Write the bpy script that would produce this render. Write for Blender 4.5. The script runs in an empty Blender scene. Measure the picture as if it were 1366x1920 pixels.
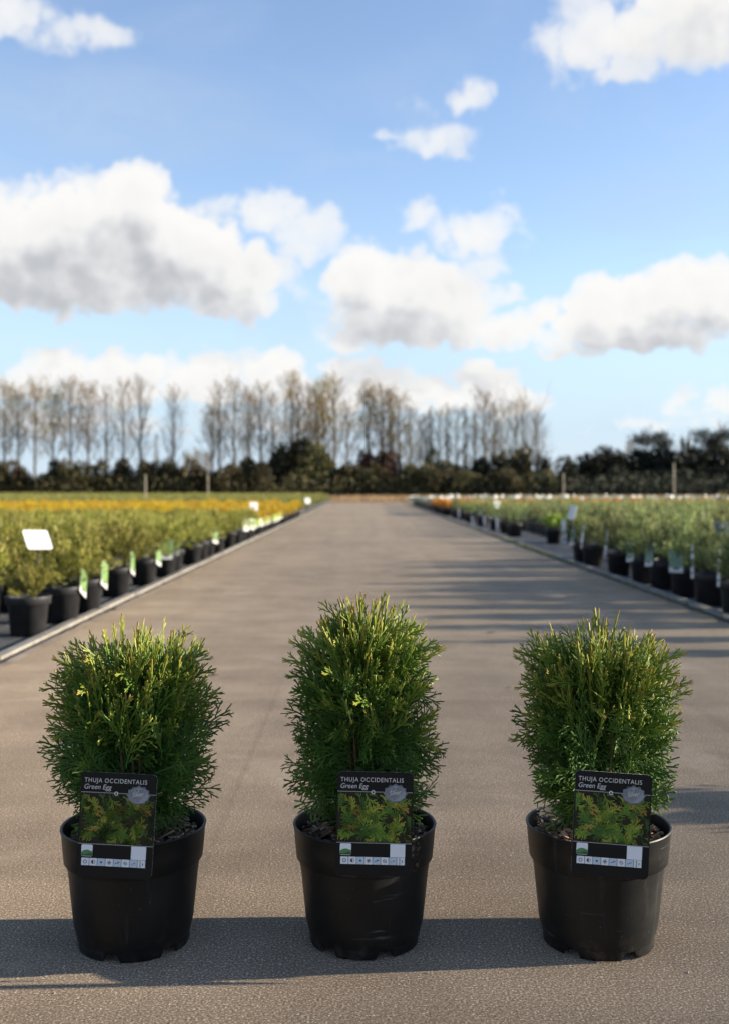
import bpy, math, random
import numpy as np
from mathutils import Vector, Matrix, Euler

S = bpy.context.scene
COL = S.collection
R = math.radians
rnd = random.Random(7)
F_PX, CX, HY, CAM_H = 2030.0, 680.0, 915.0, 0.80     # focal length in photo pixels, vanishing point, camera height

# ------------------------------------------------------------------ camera
cam = bpy.data.cameras.new('camera')
cam_o = bpy.data.objects.new('camera', cam)
COL.objects.link(cam_o)
S.camera = cam_o
cam_o.location = (0, 0, CAM_H)
cam_o.rotation_euler = (R(90), 0, 0)
cam.sensor_fit = 'VERTICAL'
cam.sensor_height = 36.0
cam.lens = 36.0 * F_PX / 1920.0
cam.shift_y = -(960 - HY) / 1920.0
cam.shift_x = (683 - CX) / 1920.0
cam.clip_start = 0.05
cam.clip_end = 6000
cam.dof.use_dof = True
cam.dof.focus_distance = 1.86
cam.dof.aperture_fstop = 4.0
cam.dof.aperture_blades = 7

# ------------------------------------------------------------------ exposure, sun, sky
S.view_settings.view_transform = 'Standard'
S.view_settings.look = 'None'
S.view_settings.gamma = 1.0
S.view_settings.use_curve_mapping = False
S.view_settings.exposure = 1.45
S.cycles.max_bounces = 5
S.cycles.diffuse_bounces = 3
S.cycles.transmission_bounces = 4
S.cycles.use_denoising = True
S.cycles.use_adaptive_sampling = True
S.cycles.adaptive_threshold = 0.015

SUN_EL, SUN_AHEAD = 15.0, 3.5
sd = Vector((math.cos(R(SUN_EL)) * math.cos(R(SUN_AHEAD)), math.cos(R(SUN_EL)) * math.sin(R(SUN_AHEAD)), math.sin(R(SUN_EL))))
sl = bpy.data.lights.new('sun', 'SUN')
sl.energy = 5.0
sl.angle = R(0.5)
sl.color = (1.0, 0.89, 0.72)
sun_o = bpy.data.objects.new('sun', sl)
COL.objects.link(sun_o)
sun_o.rotation_euler = sd.to_track_quat('Z', 'Y').to_euler()
sun_o.location = (20, 0, 20)

world = bpy.data.worlds.new('World')
S.world = world
world.use_nodes = True
world.cycles.sampling_method = 'MANUAL'
world.cycles.sample_map_resolution = 512


class NT:
    """short hand for building node trees"""
    def __init__(s, tree): s.t = tree; s.n = tree.nodes; s.l = tree.links
    def new(s, kind, **kw):
        nd = s.n.new(kind)
        for k, v in kw.items(): setattr(nd, k, v)
        return nd
    def put(s, sock, v):
        if isinstance(v, bpy.types.NodeSocket): s.l.new(v, sock)
        elif v is not None: sock.default_value = v
    def math(s, op, a, b=None, c=None, clamp=False):
        nd = s.new('ShaderNodeMath', operation=op, use_clamp=clamp)
        s.put(nd.inputs[0], a); s.put(nd.inputs[1], b); s.put(nd.inputs[2], c)
        return nd.outputs[0]
    def vmath(s, op, a, b=None, scale=None):
        nd = s.new('ShaderNodeVectorMath', operation=op)
        s.put(nd.inputs[0], a); s.put(nd.inputs[1], b)
        if scale is not None: s.put(nd.inputs['Scale'], scale)
        return nd.outputs['Value'] if op in ('LENGTH', 'DOT_PRODUCT', 'DISTANCE') else nd.outputs[0]
    def noise(s, vec, scale, detail=4, rough=0.5, dist=0.0, col=False):
        nd = s.new('ShaderNodeTexNoise')
        s.put(nd.inputs['Vector'], vec)
        nd.inputs['Scale'].default_value = scale; nd.inputs['Detail'].default_value = detail
        nd.inputs['Roughness'].default_value = rough; nd.inputs['Distortion'].default_value = dist
        return nd.outputs['Color' if col else 'Fac']
    def noise2(s, vec, scale, detail=4, rough=0.5, col=False):
        r = s.noise(vec, scale, detail, rough, 0.0, col)
        r.node.noise_dimensions = '2D'
        return r
    def range(s, v, a, b, c=0.0, d=1.0, smooth=False):
        nd = s.new('ShaderNodeMapRange', interpolation_type='SMOOTHSTEP' if smooth else 'LINEAR')
        s.put(nd.inputs[0], v)
        for i, x in enumerate((a, b, c, d)): s.put(nd.inputs[i + 1], x)
        return nd.outputs[0]
    def mix(s, f, a, b, blend='MIX'):
        nd = s.new('ShaderNodeMix', data_type='RGBA', blend_type=blend)
        s.put(nd.inputs[0], f)
        s.put(nd.inputs[6], a if isinstance(a, bpy.types.NodeSocket) else (*a, 1))
        s.put(nd.inputs[7], b if isinstance(b, bpy.types.NodeSocket) else (*b, 1))
        return nd.outputs[2]
    def ramp(s, f, stops):
        nd = s.new('ShaderNodeValToRGB')
        s.put(nd.inputs[0], f)
        el = nd.color_ramp.elements
        while len(el) < len(stops): el.new(0.5)
        for e, (p, c) in zip(el, stops): e.position = p; e.color = (*c, 1)
        return nd.outputs[0]


# cloud blobs in photo pixels: centre, half sizes, weight
CLOUDS = [
    # big cloud on the left
    (150, 500, 300, 95, 1.3), (250, 385, 95, 85, 1.2), (140, 400, 100, 85, 1.1), (20, 440, 110, 95, 1.1), (330, 470, 170, 95, 1.25),
    (440, 505, 115, 75, 1.1), (430, 570, 110, 38, .75), (-80, 480, 160, 110, 1.2), (120, 555, 260, 38, .8),
    (500, 400, 130, 55, .5), (590, 420, 60, 60, .4), (560, 455, 70, 40, .42), (565, 550, 45, 50, .32),
    # centre right cloud
    (690, 520, 85, 80, 1.15), (780, 545, 130, 80, 1.2), (860, 575, 80, 65, 1.0), (720, 600, 130, 60, 1.0), (840, 620, 180, 42, .9), (650, 630, 45, 40, .7),
    # wisp above it
    (880, 440, 90, 55, .55), (800, 400, 50, 40, .45), (960, 445, 60, 22, .38), (910, 485, 45, 50, .42), (940, 410, 50, 35, .42),
    # right cloud
    (1090, 595, 120, 62, 1.1), (1200, 570, 100, 70, 1.1), (1290, 545, 100, 72, 1.2), (1130, 540, 60, 42, .8), (1370, 570, 90, 70, 1.1),
    (1180, 630, 190, 36, .9), (1000, 615, 90, 45, .8), (945, 550, 40, 22, .4), (1060, 660, 80, 18, .6),
    # top right
    (1210, 50, 200, 105, .62), (1090, 80, 110, 80, .48), (1330, 60, 170, 80, .66), (1150, 130, 100, 42, .46), (1400, -40, 300, 120, .8),
    # top left, faint
    (170, 62, 80, 42, .42), (20, 25, 90, 50, .48), (100, 75, 70, 35, .3),
    # small wisps
    (882, 180, 42, 44, .42), (815, 262, 75, 38, .40), (730, 255, 50, 12, .22), (800, 195, 40, 50, .2),
    # low row
    (115, 690, 75, 52, .95), (240, 695, 75, 48, .95), (375, 695, 85, 46, .95), (510, 695, 75, 50, .95), (70, 715, 70, 35, .6), (620, 715, 90, 35, .8),
    (300, 735, 330, 34, .7), (700, 705, 85, 45, 1.0), (800, 735, 120, 36, .8), (905, 715, 75, 45, 1.0), (975, 750, 65, 36, .9), (700, 745, 330, 30, .7),
    (1310, 742, 75, 28, .5), (1360, 760, 90, 30, .5), (1250, 790, 160, 22, .3), (180, 790, 260, 34, .4), (560, 790, 260, 30, .4),
]


def sky_angles(px, py):
    az = math.atan((px - CX) / F_PX)
    el = math.atan((HY - py) / F_PX * math.cos(az))
    return az, el


def build_world():
    g = bpy.data.node_groups.new('cloud_field', 'ShaderNodeTree')
    g.interface.new_socket('Angles', in_out='INPUT', socket_type='NodeSocketVector')
    g.interface.new_socket('Direction', in_out='INPUT', socket_type='NodeSocketVector')
    g.interface.new_socket('Density', in_out='OUTPUT', socket_type='NodeSocketFloat')
    g.interface.new_socket('Body', in_out='OUTPUT', socket_type='NodeSocketFloat')
    q = NT(g)
    gi, go = q.new('NodeGroupInput'), q.new('NodeGroupOutput')
    p = gi.outputs[0]
    wv = q.noise2(p, 30, 2, .55, col=True)
    wv = q.vmath('SCALE', q.vmath('SUBTRACT', wv, (.5, .5, .5)), scale=0.034)
    wv = q.vmath('MULTIPLY', wv, (1, 1, 0))
    pw = q.vmath('ADD', p, wv)
    b = None
    for (cx, cy, rx, ry, w) in CLOUDS:
        az, el = sky_angles(cx, cy + .14 * ry)
        v = q.vmath('SUBTRACT', pw, (az, el, 0))
        v = q.vmath('MULTIPLY', v, (F_PX / rx / 1.12, F_PX / ry / 1.12, 0))
        v = q.vmath('MINIMUM', v, q.vmath('MULTIPLY', v, (1, 1.45, 1)))     # bases are cut flatter than the heads
        d = q.vmath('DOT_PRODUCT', v, v)
        d = q.math('MULTIPLY_ADD', d, -w, w)
        b = d if b is None else q.math('SMOOTH_MAX', b, d, 0.25)
    b = q.math('MAXIMUM', b, -1.0)
    # the same weather carries on outside the frame
    sep = q.new('ShaderNodeSeparateXYZ'); q.l.new(p, sep.inputs[0])
    oa = q.range(q.math('ABSOLUTE', sep.outputs[0]), .40, .60, smooth=True)
    oe = q.range(sep.outputs[1], .46, .60, smooth=True)
    om = q.math('MAXIMUM', oa, oe)
    gen = q.noise(gi.outputs[1], 2.6, 3, .5)
    gen = q.range(gen, .58, .74, -1.0, 1.1)
    b = q.math('ADD', q.math('MULTIPLY', b, q.math('SUBTRACT', 1.0, om)), q.math('MULTIPLY', gen, om))
    # rounded lobes with creases between them (cauliflower heads), then finer fraying
    def lobes(scale, k):
        vo = q.new('ShaderNodeTexVoronoi', feature='F1', voronoi_dimensions='2D')
        vo.inputs['Scale'].default_value = scale
        q.l.new(q.vmath('ADD', p, q.vmath('SCALE', wv, scale=k)), vo.inputs['Vector'])
        d = vo.outputs['Distance']
        return q.math('MULTIPLY_ADD', q.math('MULTIPLY', d, d), -2.2, .40)
    lo = q.math('MULTIPLY_ADD', lobes(62, .5), .45, lobes(27, .8))
    fb = q.math('SUBTRACT', q.noise2(p, 24, 5, .6), .5)
    amp = q.range(b, .05, .7, .12, 1.0)
    fb = q.math('MULTIPLY_ADD', q.math('MULTIPLY', lo, amp), .42, q.math('MULTIPLY', fb, .86))
    b = q.math('SUBTRACT', b, .04)
    q.l.new(q.math('ADD', b, fb), go.inputs[0])
    q.l.new(q.math('MULTIPLY_ADD', fb, .3, b), go.inputs[1])

    w = NT(world.node_tree)
    bg = w.n['Background']
    sky = w.new('ShaderNodeTexSky', sky_type='NISHITA')
    sky.sun_disc = False
    sky.sun_elevation = R(SUN_EL)
    sky.sun_rotation = R(90 - SUN_AHEAD)
    sky.altitude = 0; sky.air_density = 1.0; sky.dust_density = 0.25; sky.ozone_density = 2.2
    tc = w.new('ShaderNodeTexCoord')
    dr = tc.outputs['Generated']
    sp = w.new('ShaderNodeSeparateXYZ'); w.l.new(dr, sp.inputs[0])
    az = w.math('ARCTAN2', sp.outputs[0], sp.outputs[1])
    el = w.math('ARCSINE', sp.outputs[2])
    cb = w.new('ShaderNodeCombineXYZ'); w.put(cb.inputs[0], az); w.put(cb.inputs[1], el)
    def field(off):
        gn = w.new('ShaderNodeGroup'); gn.node_tree = g
        w.put(gn.inputs[0], w.vmath('ADD', cb.outputs[0], off)); w.put(gn.inputs[1], dr)
        return gn.outputs
    f0 = field((0, 0, 0)); d0, d1, d2 = f0[0], field((.010, .042, 0))[1], field((.004, .010, 0))[0]
    alpha = w.range(d0, -.05, .36, smooth=True)
    alpha = w.math('MULTIPLY', alpha, w.range(f0[1], -.15, .60, .25, 1.0))
    # thickness between a point of the cloud and the sun greys it
    s1 = w.range(d1, -.05, 1.12, smooth=True)
    s2 = w.range(d2, .1, 1.7, smooth=True)
    sh = w.math('ADD', w.math('MULTIPLY', s1, .62), w.math('MULTIPLY', s2, .38), clamp=True)
    ccol = w.ramp(sh, [(0.0, (1.04, 1.03, 1.01)), (.40, (.96, .955, .945)), (.66, (.80, .81, .83)), (1.0, (.51, .53, .565))])
    ccol = w.vmath('SCALE', ccol, scale=3.45)
    # thin high veil
    mp = w.vmath('MULTIPLY', cb.outputs[0], (1.0, 2.6, 1))
    veil = w.range(w.noise(mp, 5.0, 5, .55, .6), .42, .78, 0, .38, smooth=True)
    skyc = w.mix(1.0, sky.outputs[0], (1.10, 1.0, 1.02), 'MULTIPLY')
    veil = w.math('MULTIPLY', veil, w.range(el, .30, .80, 1, 0))
    va, ve = sky_angles(190, 205)
    vv = w.vmath('MULTIPLY', w.vmath('SUBTRACT', cb.outputs[0], (va, ve, 0)), (F_PX / 420, F_PX / 120, 0))
    band = w.math('MULTIPLY', w.range(w.vmath('LENGTH', vv), .25, 1.1, .42, 0, smooth=True), w.range(w.noise(mp, 9.0, 4, .6, 1.0), .30, .62, .45, 1))
    veil = w.math('MAXIMUM', veil, band)
    skyc = w.mix(veil, skyc, (1.95, 2.4, 3.05))
    low = w.range(el, 0.03, .24, .85, 0, smooth=True)
    skyc = w.mix(low, skyc, (2.1, 2.75, 3.45))           # moist air whitens the sky towards the horizon
    fin = w.mix(alpha, skyc, ccol)
    w.l.new(fin, bg.inputs[0])
    bg.inputs[1].default_value = 0.10


build_world()

# ------------------------------------------------------------------ materials


def mat(name, base, rough=.6, spec=.5, metal=0.0):
    m = bpy.data.materials.new(name); m.use_nodes = True
    q = NT(m.node_tree)
    b = q.n['Principled BSDF']
    b.inputs['Base Color'].default_value = (*base, 1)
    b.inputs['Roughness'].default_value = rough
    b.inputs['Specular IOR Level'].default_value = spec
    b.inputs['Metallic'].default_value = metal
    return m, q, b


def noisy(name, base, var=.25, scale=30, rough=.6, spec=.4, bump=0.0, bscale=200, stretch=(1, 1, 1)):
    m, q, b = mat(name, base, rough, spec)
    tc = q.new('ShaderNodeTexCoord')
    v = q.vmath('MULTIPLY', tc.outputs['Object'], stretch)
    n = q.noise(v, scale, 5, .6)
    lo = tuple(c * (1 - var) for c in base); hi = tuple(min(1, c * (1 + var)) for c in base)
    q.l.new(q.mix(q.range(n, .3, .7), lo, hi), b.inputs['Base Color'])
    if bump:
        bp = q.new('ShaderNodeBump'); bp.inputs['Strength'].default_value = bump; bp.inputs['Distance'].default_value = .002
        q.l.new(q.noise(v, bscale, 3, .6), bp.inputs['Height']); q.l.new(bp.outputs[0], b.inputs['Normal'])
    return m


def leaf_mat(name, stops, transl=.25, var=.25, rough=.55, hue=.02, spec=.3):
    """leaf pigment read from the 'tint' attribute (0 = old growth, 1 = young tips), varied per plant"""
    m = bpy.data.materials.new(name); m.use_nodes = True
    q = NT(m.node_tree)
    b = q.n['Principled BSDF']
    at = q.new('ShaderNodeAttribute', attribute_name='tint')
    oi = q.new('ShaderNodeObjectInfo')
    c = q.ramp(at.outputs['Fac'], stops)
    hs = q.new('ShaderNodeHueSaturation')
    q.put(hs.inputs['Hue'], q.range(oi.outputs['Random'], 0, 1, .5 - hue, .5 + hue))
    q.put(hs.inputs['Value'], q.range(oi.outputs['Random'], 0, 1, 1 - var, 1 + var))
    q.put(hs.inputs['Color'], c)
    col = hs.outputs[0]
    q.l.new(col, b.inputs['Base Color'])
    b.inputs['Roughness'].default_value = rough
    b.inputs['Specular IOR Level'].default_value = spec
    tr = q.new('ShaderNodeBsdfTranslucent'); q.l.new(col, tr.inputs[0])
    mx = q.new('ShaderNodeMixShader'); mx.inputs[0].default_value = transl
    q.l.new(b.outputs[0], mx.inputs[1]); q.l.new(tr.outputs[0], mx.inputs[2])
    q.l.new(mx.outputs[0], q.n['Material Output'].inputs[0])
    return m


def road_mat():
    m, q, b = mat('road_surface', (.2, .18, .16), .9, .12)
    tc = q.new('ShaderNodeTexCoord'); o = tc.outputs['Object']
    grain = q.noise(o, 250, 3, .7)
    grit = q.noise(o, 130, 4, .7)
    blot = q.noise(o, 3.2, 5, .62)
    big = q.noise(o, .55, 4, .55)
    lanes = q.noise(q.vmath('MULTIPLY', o, (1.6, .06, 1)), 2.2, 4, .55)
    cross = q.noise(q.vmath('MULTIPLY', o, (.12, 2.4, 1)), 1.5, 4, .6)
    c = q.ramp(q.range(grain, .25, .75), [(0, (.034, .025, .017)), (.36, (.138, .106, .078)), (.60, (.246, .193, .144)), (1, (.78, .65, .51))])
    c = q.mix(q.range(grit, .35, .75, 0, .55), c, (.092, .069, .048))
    k = q.math('MULTIPLY', q.range(blot, .25, .75, .80, 1.18), q.range(big, .25, .75, .86, 1.14))
    k = q.math('MULTIPLY', k, q.range(lanes, .3, .7, .92, 1.08))
    k = q.math('MULTIPLY', k, q.range(cross, .3, .7, .86, 1.12))
    c = q.vmath('SCALE', c, scale=k)
    # scattered dark stains
    st = q.noise(o, 1.1, 6, .7, .6)
    c = q.mix(q.range(st, .63, .72, 0, .42, smooth=True), c, (.07, .055, .042))
    wear = q.noise(q.vmath('ADD', o, (7, 3, 0)), 1.7, 7, .68, .4)          # pale worn patches
    c = q.mix(q.range(wear, .57, .70, 0, .45, smooth=True), c, (.30, .245, .19))
    tyre = q.noise(q.vmath('MULTIPLY', o, (7.0, .05, 1)), 1.0, 3, .6)        # faint lines along the way trolleys run
    c = q.mix(q.range(tyre, .62, .70, 0, .22, smooth=True), c, (.085, .068, .052))
    # pale specks of stone
    vo = q.new('ShaderNodeTexVoronoi'); vo.inputs['Scale'].default_value = 75; q.l.new(o, vo.inputs['Vector'])
    sel = q.math('GREATER_THAN', q.noise(o, 41, 1), .6)
    c = q.mix(q.math('MULTIPLY', q.math('LESS_THAN', vo.outputs['Distance'], .16), sel), c, (.40, .36, .31))
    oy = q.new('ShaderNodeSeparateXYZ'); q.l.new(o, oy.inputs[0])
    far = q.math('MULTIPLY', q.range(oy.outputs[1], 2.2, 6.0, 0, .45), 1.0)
    far = q.math('ADD', far, q.range(oy.outputs[1], 6.0, 32.0, 0, .55))            # brightening at grazing view painted into the colour, paler farther up
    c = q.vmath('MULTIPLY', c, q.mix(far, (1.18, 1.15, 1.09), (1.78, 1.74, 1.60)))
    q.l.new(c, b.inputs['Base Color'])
    b.inputs['Diffuse Roughness'].default_value = .8
    bp = q.new('ShaderNodeBump'); bp.inputs['Strength'].default_value = .40; bp.inputs['Distance'].default_value = .0014
    h = q.math('ADD', q.noise(o, 420, 3, .7), q.math('MULTIPLY', grit, .6))
    q.l.new(h, bp.inputs['Height']); q.l.new(bp.outputs[0], b.inputs['Normal'])
    return m


def bed_mat():
    m, q, b = mat('ground_cloth', (.06, .06, .06), .8, .3)
    tc = q.new('ShaderNodeTexCoord'); o = tc.outputs['Object']
    n = q.noise(o, 5, 6, .65)
    c = q.ramp(q.range(n, .3, .7), [(0, (.035, .036, .038)), (.6, (.085, .085, .085)), (1, (.17, .16, .145))])
    g = q.noise(o, 1.6, 5, .6)
    c = q.mix(q.range(g, .60, .70, 0, .4, smooth=True), c, (.075, .10, .035))
    q.l.new(c, b.inputs['Base Color'])
    wv = q.new('ShaderNodeTexChecker'); wv.inputs['Scale'].default_value = 300; q.l.new(o, wv.inputs['Vector'])
    bp = q.new('ShaderNodeBump'); bp.inputs['Strength'].default_value = .3; bp.inputs['Distance'].default_value = .001
    q.l.new(q.math('ADD', wv.outputs['Fac'], q.math('MULTIPLY', n, 4)), bp.inputs['Height']); q.l.new(bp.outputs[0], b.inputs['Normal'])
    return m


def field_mat(name, a, b_, c_):
    m, q, b = mat(name, a, .9, .2)
    tc = q.new('ShaderNodeTexCoord'); o = tc.outputs['Object']
    n = q.noise(o, .25, 7, .7)
    q.l.new(q.ramp(q.range(n, .3, .7), [(0, a), (.5, b_), (1, c_)]), b.inputs['Base Color'])
    return m


def pot_mat():
    m, q, b = mat('black_plastic', (.006, .006, .006), .48, .28)
    tc = q.new('ShaderNodeTexCoord'); o = tc.outputs['Object']; oi = q.new('ShaderNodeObjectInfo')
    ov = q.vmath('ADD', o, q.vmath('SCALE', (1, 1, 1), scale=q.math('MULTIPLY', oi.outputs['Random'], 9)))
    dust = q.noise(ov, 9, 6, .65)
    spk = q.noise(ov, 260, 2, .5)
    c = q.mix(q.range(dust, .42, .8, 0, .5), (.005, .005, .005), (.018, .0165, .015))
    c = q.mix(q.math('MULTIPLY', q.range(spk, .72, .76, 0, 1), .55), c, (.12, .11, .10))
    sc = q.noise(q.vmath('MULTIPLY', ov, (6, 6, 60)), 2.0, 3, .5)
    area = q.noise(ov, 7, 1, .5)
    sxyz = q.new('ShaderNodeSeparateXYZ'); q.l.new(o, sxyz.inputs[0])
    mud = q.noise(ov, 38, 5, .7)
    foot = q.math('MULTIPLY', q.range(sxyz.outputs[2], .0, .05, 1, 0), q.range(mud, .5, .68, 0, .5))      # splashed soil round the foot
    c = q.mix(foot, c, (.075, .058, .042))
    run = q.noise(q.vmath('MULTIPLY', ov, (45, 45, 3)), 1.0, 3, .6)                                      # dried water runs
    c = q.mix(q.range(run, .60, .72, 0, .22), c, (.06, .056, .05))
    scr = q.math('MULTIPLY', q.range(sc, .64, .70, 0, 1), q.range(area, .56, .64, 0, .32))
    c = q.mix(scr, c, (.16, .155, .15))
    q.l.new(c, b.inputs['Base Color'])
    q.l.new(q.range(dust, .3, .8, .42, .62), b.inputs['Roughness'])
    bp = q.new('ShaderNodeBump'); bp.inputs['Strength'].default_value = .12; bp.inputs['Distance'].default_value = .001
    q.l.new(q.noise(ov, 60, 4, .6), bp.inputs['Height']); q.l.new(bp.outputs[0], b.inputs['Normal'])
    return m


M = {}
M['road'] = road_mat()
M['bed'] = bed_mat()
M['ground'] = field_mat('meadow', (.05, .06, .02), (.08, .085, .03), (.13, .11, .05))
M['dry'] = field_mat('dry_grass', (.20, .145, .075), (.30, .22, .12), (.38, .29, .17))
M['kerb'] = noisy('kerb_concrete', (.21, .193, .165), .3, 14, .85, .3, .5, 160)
M['gutter'] = noisy('gutter_concrete', (.27, .22, .165), .35, 9, .9, .2, .5, 160)
M['dirt'] = noisy('joint_dirt', (.055, .045, .035), .5, 25, .95, .2, .8, 120)
M['pot'] = pot_mat()
M['farpot'] = noisy('dusty_black_plastic', (.022, .022, .024), .4, 12, .5, .45)
M['soil'] = noisy('potting_soil', (.035, .026, .018), .5, 60, .95, .2, 1.0, 140)
M['bark'] = leaf_mat('bark_mulch', [(0, (.05, .030, .018)), (.5, (.18, .11, .06)), (1, (.55, .40, .25))], .0, .1, .8)
M['twig'] = noisy('twig_bark', (.11, .065, .035), .4, 60, .85, .2)
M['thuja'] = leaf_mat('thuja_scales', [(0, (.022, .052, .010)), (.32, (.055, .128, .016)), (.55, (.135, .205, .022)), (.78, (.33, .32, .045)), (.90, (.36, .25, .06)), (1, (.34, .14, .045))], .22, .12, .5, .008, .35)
M['juniper'] = leaf_mat('olive_needles', [(0, (.062, .072, .012)), (.5, (.175, .178, .030)), (1, (.37, .325, .062))], .25, .2, .6, .015)
M['yellow'] = leaf_mat('golden_needles', [(0, (.16, .12, .01)), (.5, (.42, .28, .012)), (1, (.60, .40, .03))], .3, .15, .6, .012)
M['blue'] = leaf_mat('blue_green_needles', [(0, (.046, .072, .030)), (.5, (.145, .185, .070)), (1, (.36, .36, .11))], .3, .22, .6, .02)
M['lime'] = leaf_mat('lime_leaves', [(0, (.09, .15, .015)), (.5, (.18, .28, .03)), (1, (.30, .40, .06))], .35, .15, .5, .01)
M['orange'] = leaf_mat('orange_leaves', [(0, (.22, .10, .015)), (.5, (.50, .21, .025)), (1, (.65, .32, .05))], .3, .15, .6, .02)
M['fargreen'] = leaf_mat('far_green_needles', [(0, (.07, .085, .02)), (.5, (.17, .17, .038)), (1, (.28, .25, .07))], .25, .2, .6, .02)
M['silver'] = leaf_mat('silver_leaves', [(0, (.10, .14, .11)), (.5, (.22, .26, .22)), (1, (.42, .45, .40))], .25, .2, .45, .015)
M['treebark'] = noisy('tree_bark', (.10, .072, .045), .4, 4, .9, .15)
M['autumn'] = leaf_mat('autumn_leaves', [(0, (.15, .10, .022)), (.5, (.27, .18, .035)), (1, (.38, .26, .06))], .4, .25, .6, .02)
M['bush'] = leaf_mat('hedge_leaves', [(0, (.028, .026, .011)), (.5, (.066, .057, .023)), (1, (.135, .104, .040))], .25, .35, .7, .03)
M['darkbush'] = leaf_mat('dark_wood_leaves', [(0, (.008, .010, .006)), (.5, (.018, .021, .011)), (1, (.040, .042, .019))], .2, .3, .7, .03)
M['russet'] = leaf_mat('russet_leaves', [(0, (.035, .018, .012)), (.5, (.075, .036, .022)), (1, (.12, .062, .036))], .2, .2, .7, .02)
M['wood'] = noisy('weathered_wood', (.36, .31, .23), .25, 6, .85, .2)
M['white'], _, _ = mat('white_board', (.62, .62, .61), .5, .3)
M['tagpaper'], _, _ = mat('tag_paper', (.46, .46, .45), .5, .3)
M['card'], _, _ = mat('card_edge_white', (.72, .72, .70), .4, .4)
M['blackprint'], _, _ = mat('black_print', (.0075, .0066, .0064), .5, .18)
M['brownprint'] = noisy('print_shadow_tone', (.016, .014, .006), .7, 60, .5, .2)
M['greyline'], _, _ = mat('grey_print', (.30, .30, .30), .35, .4)
M['letters'], _, _ = mat('pale_lettering', (.56, .52, .48), .4, .4)
M['badge'] = noisy('silver_foil_print', (.20, .21, .23), .5, 55, .33, .5)
M['badgerim'] = noisy('dull_foil_print', (.11, .115, .125), .6, 90, .35, .5)
M['paper'], _, _ = mat('white_print', (.66, .67, .68), .4, .4)
M['icon'], _, _ = mat('pale_blue_print', (.44, .51, .57), .4, .4)
M['ink'], _, _ = mat('dark_ink', (.03, .032, .035), .4, .4)
M['logogreen'], _, _ = mat('green_print', (.07, .20, .06), .4, .4)
M['logodark'], _, _ = mat('deep_green_print', (.025, .09, .03), .4, .4)
M['leafprint'] = leaf_mat('foliage_print', [(0, (.030, .085, .010)), (.38, (.095, .20, .016)), (.66, (.30, .31, .03)), (1, (.42, .16, .035))], 0, .0, .35, 0, .4)
M['taggreen'] = noisy('green_picture_print', (.13, .21, .065), .5, 70, .4, .4)
M['taglime'] = noisy('lime_picture_print', (.25, .34, .06), .4, 70, .4, .4)
M['tagteal'] = noisy('teal_picture_print', (.085, .16, .10), .6, 60, .4, .4)
M['stake'], _, _ = mat('dark_stake', (.03, .03, .03), .6, .3)
M['greyboard'], _, _ = mat('grey_back_board', (.30, .31, .33), .6, .3)
M['hill'] = field_mat('far_hills', (.09, .11, .10), (.11, .13, .11), (.14, .15, .12))
M['barnwall'] = noisy('render_wall', (.45, .43, .40), .1, 1, .9)
M['barnroof'] = noisy('blue_grey_roof', (.16, .21, .29), .1, 1, .5)
M['moss'] = leaf_mat('kerb_weeds', [(0, (.07, .09, .015)), (.5, (.16, .17, .03)), (1, (.26, .24, .06))], .3, .1)
M['deadleaf'] = noisy('dead_leaf', (.07, .045, .028), .4, 40, .8)
M['grit'] = noisy('stone_grit', (.22, .20, .175), .4, 30, .9)

# ------------------------------------------------------------------ helpers


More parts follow.
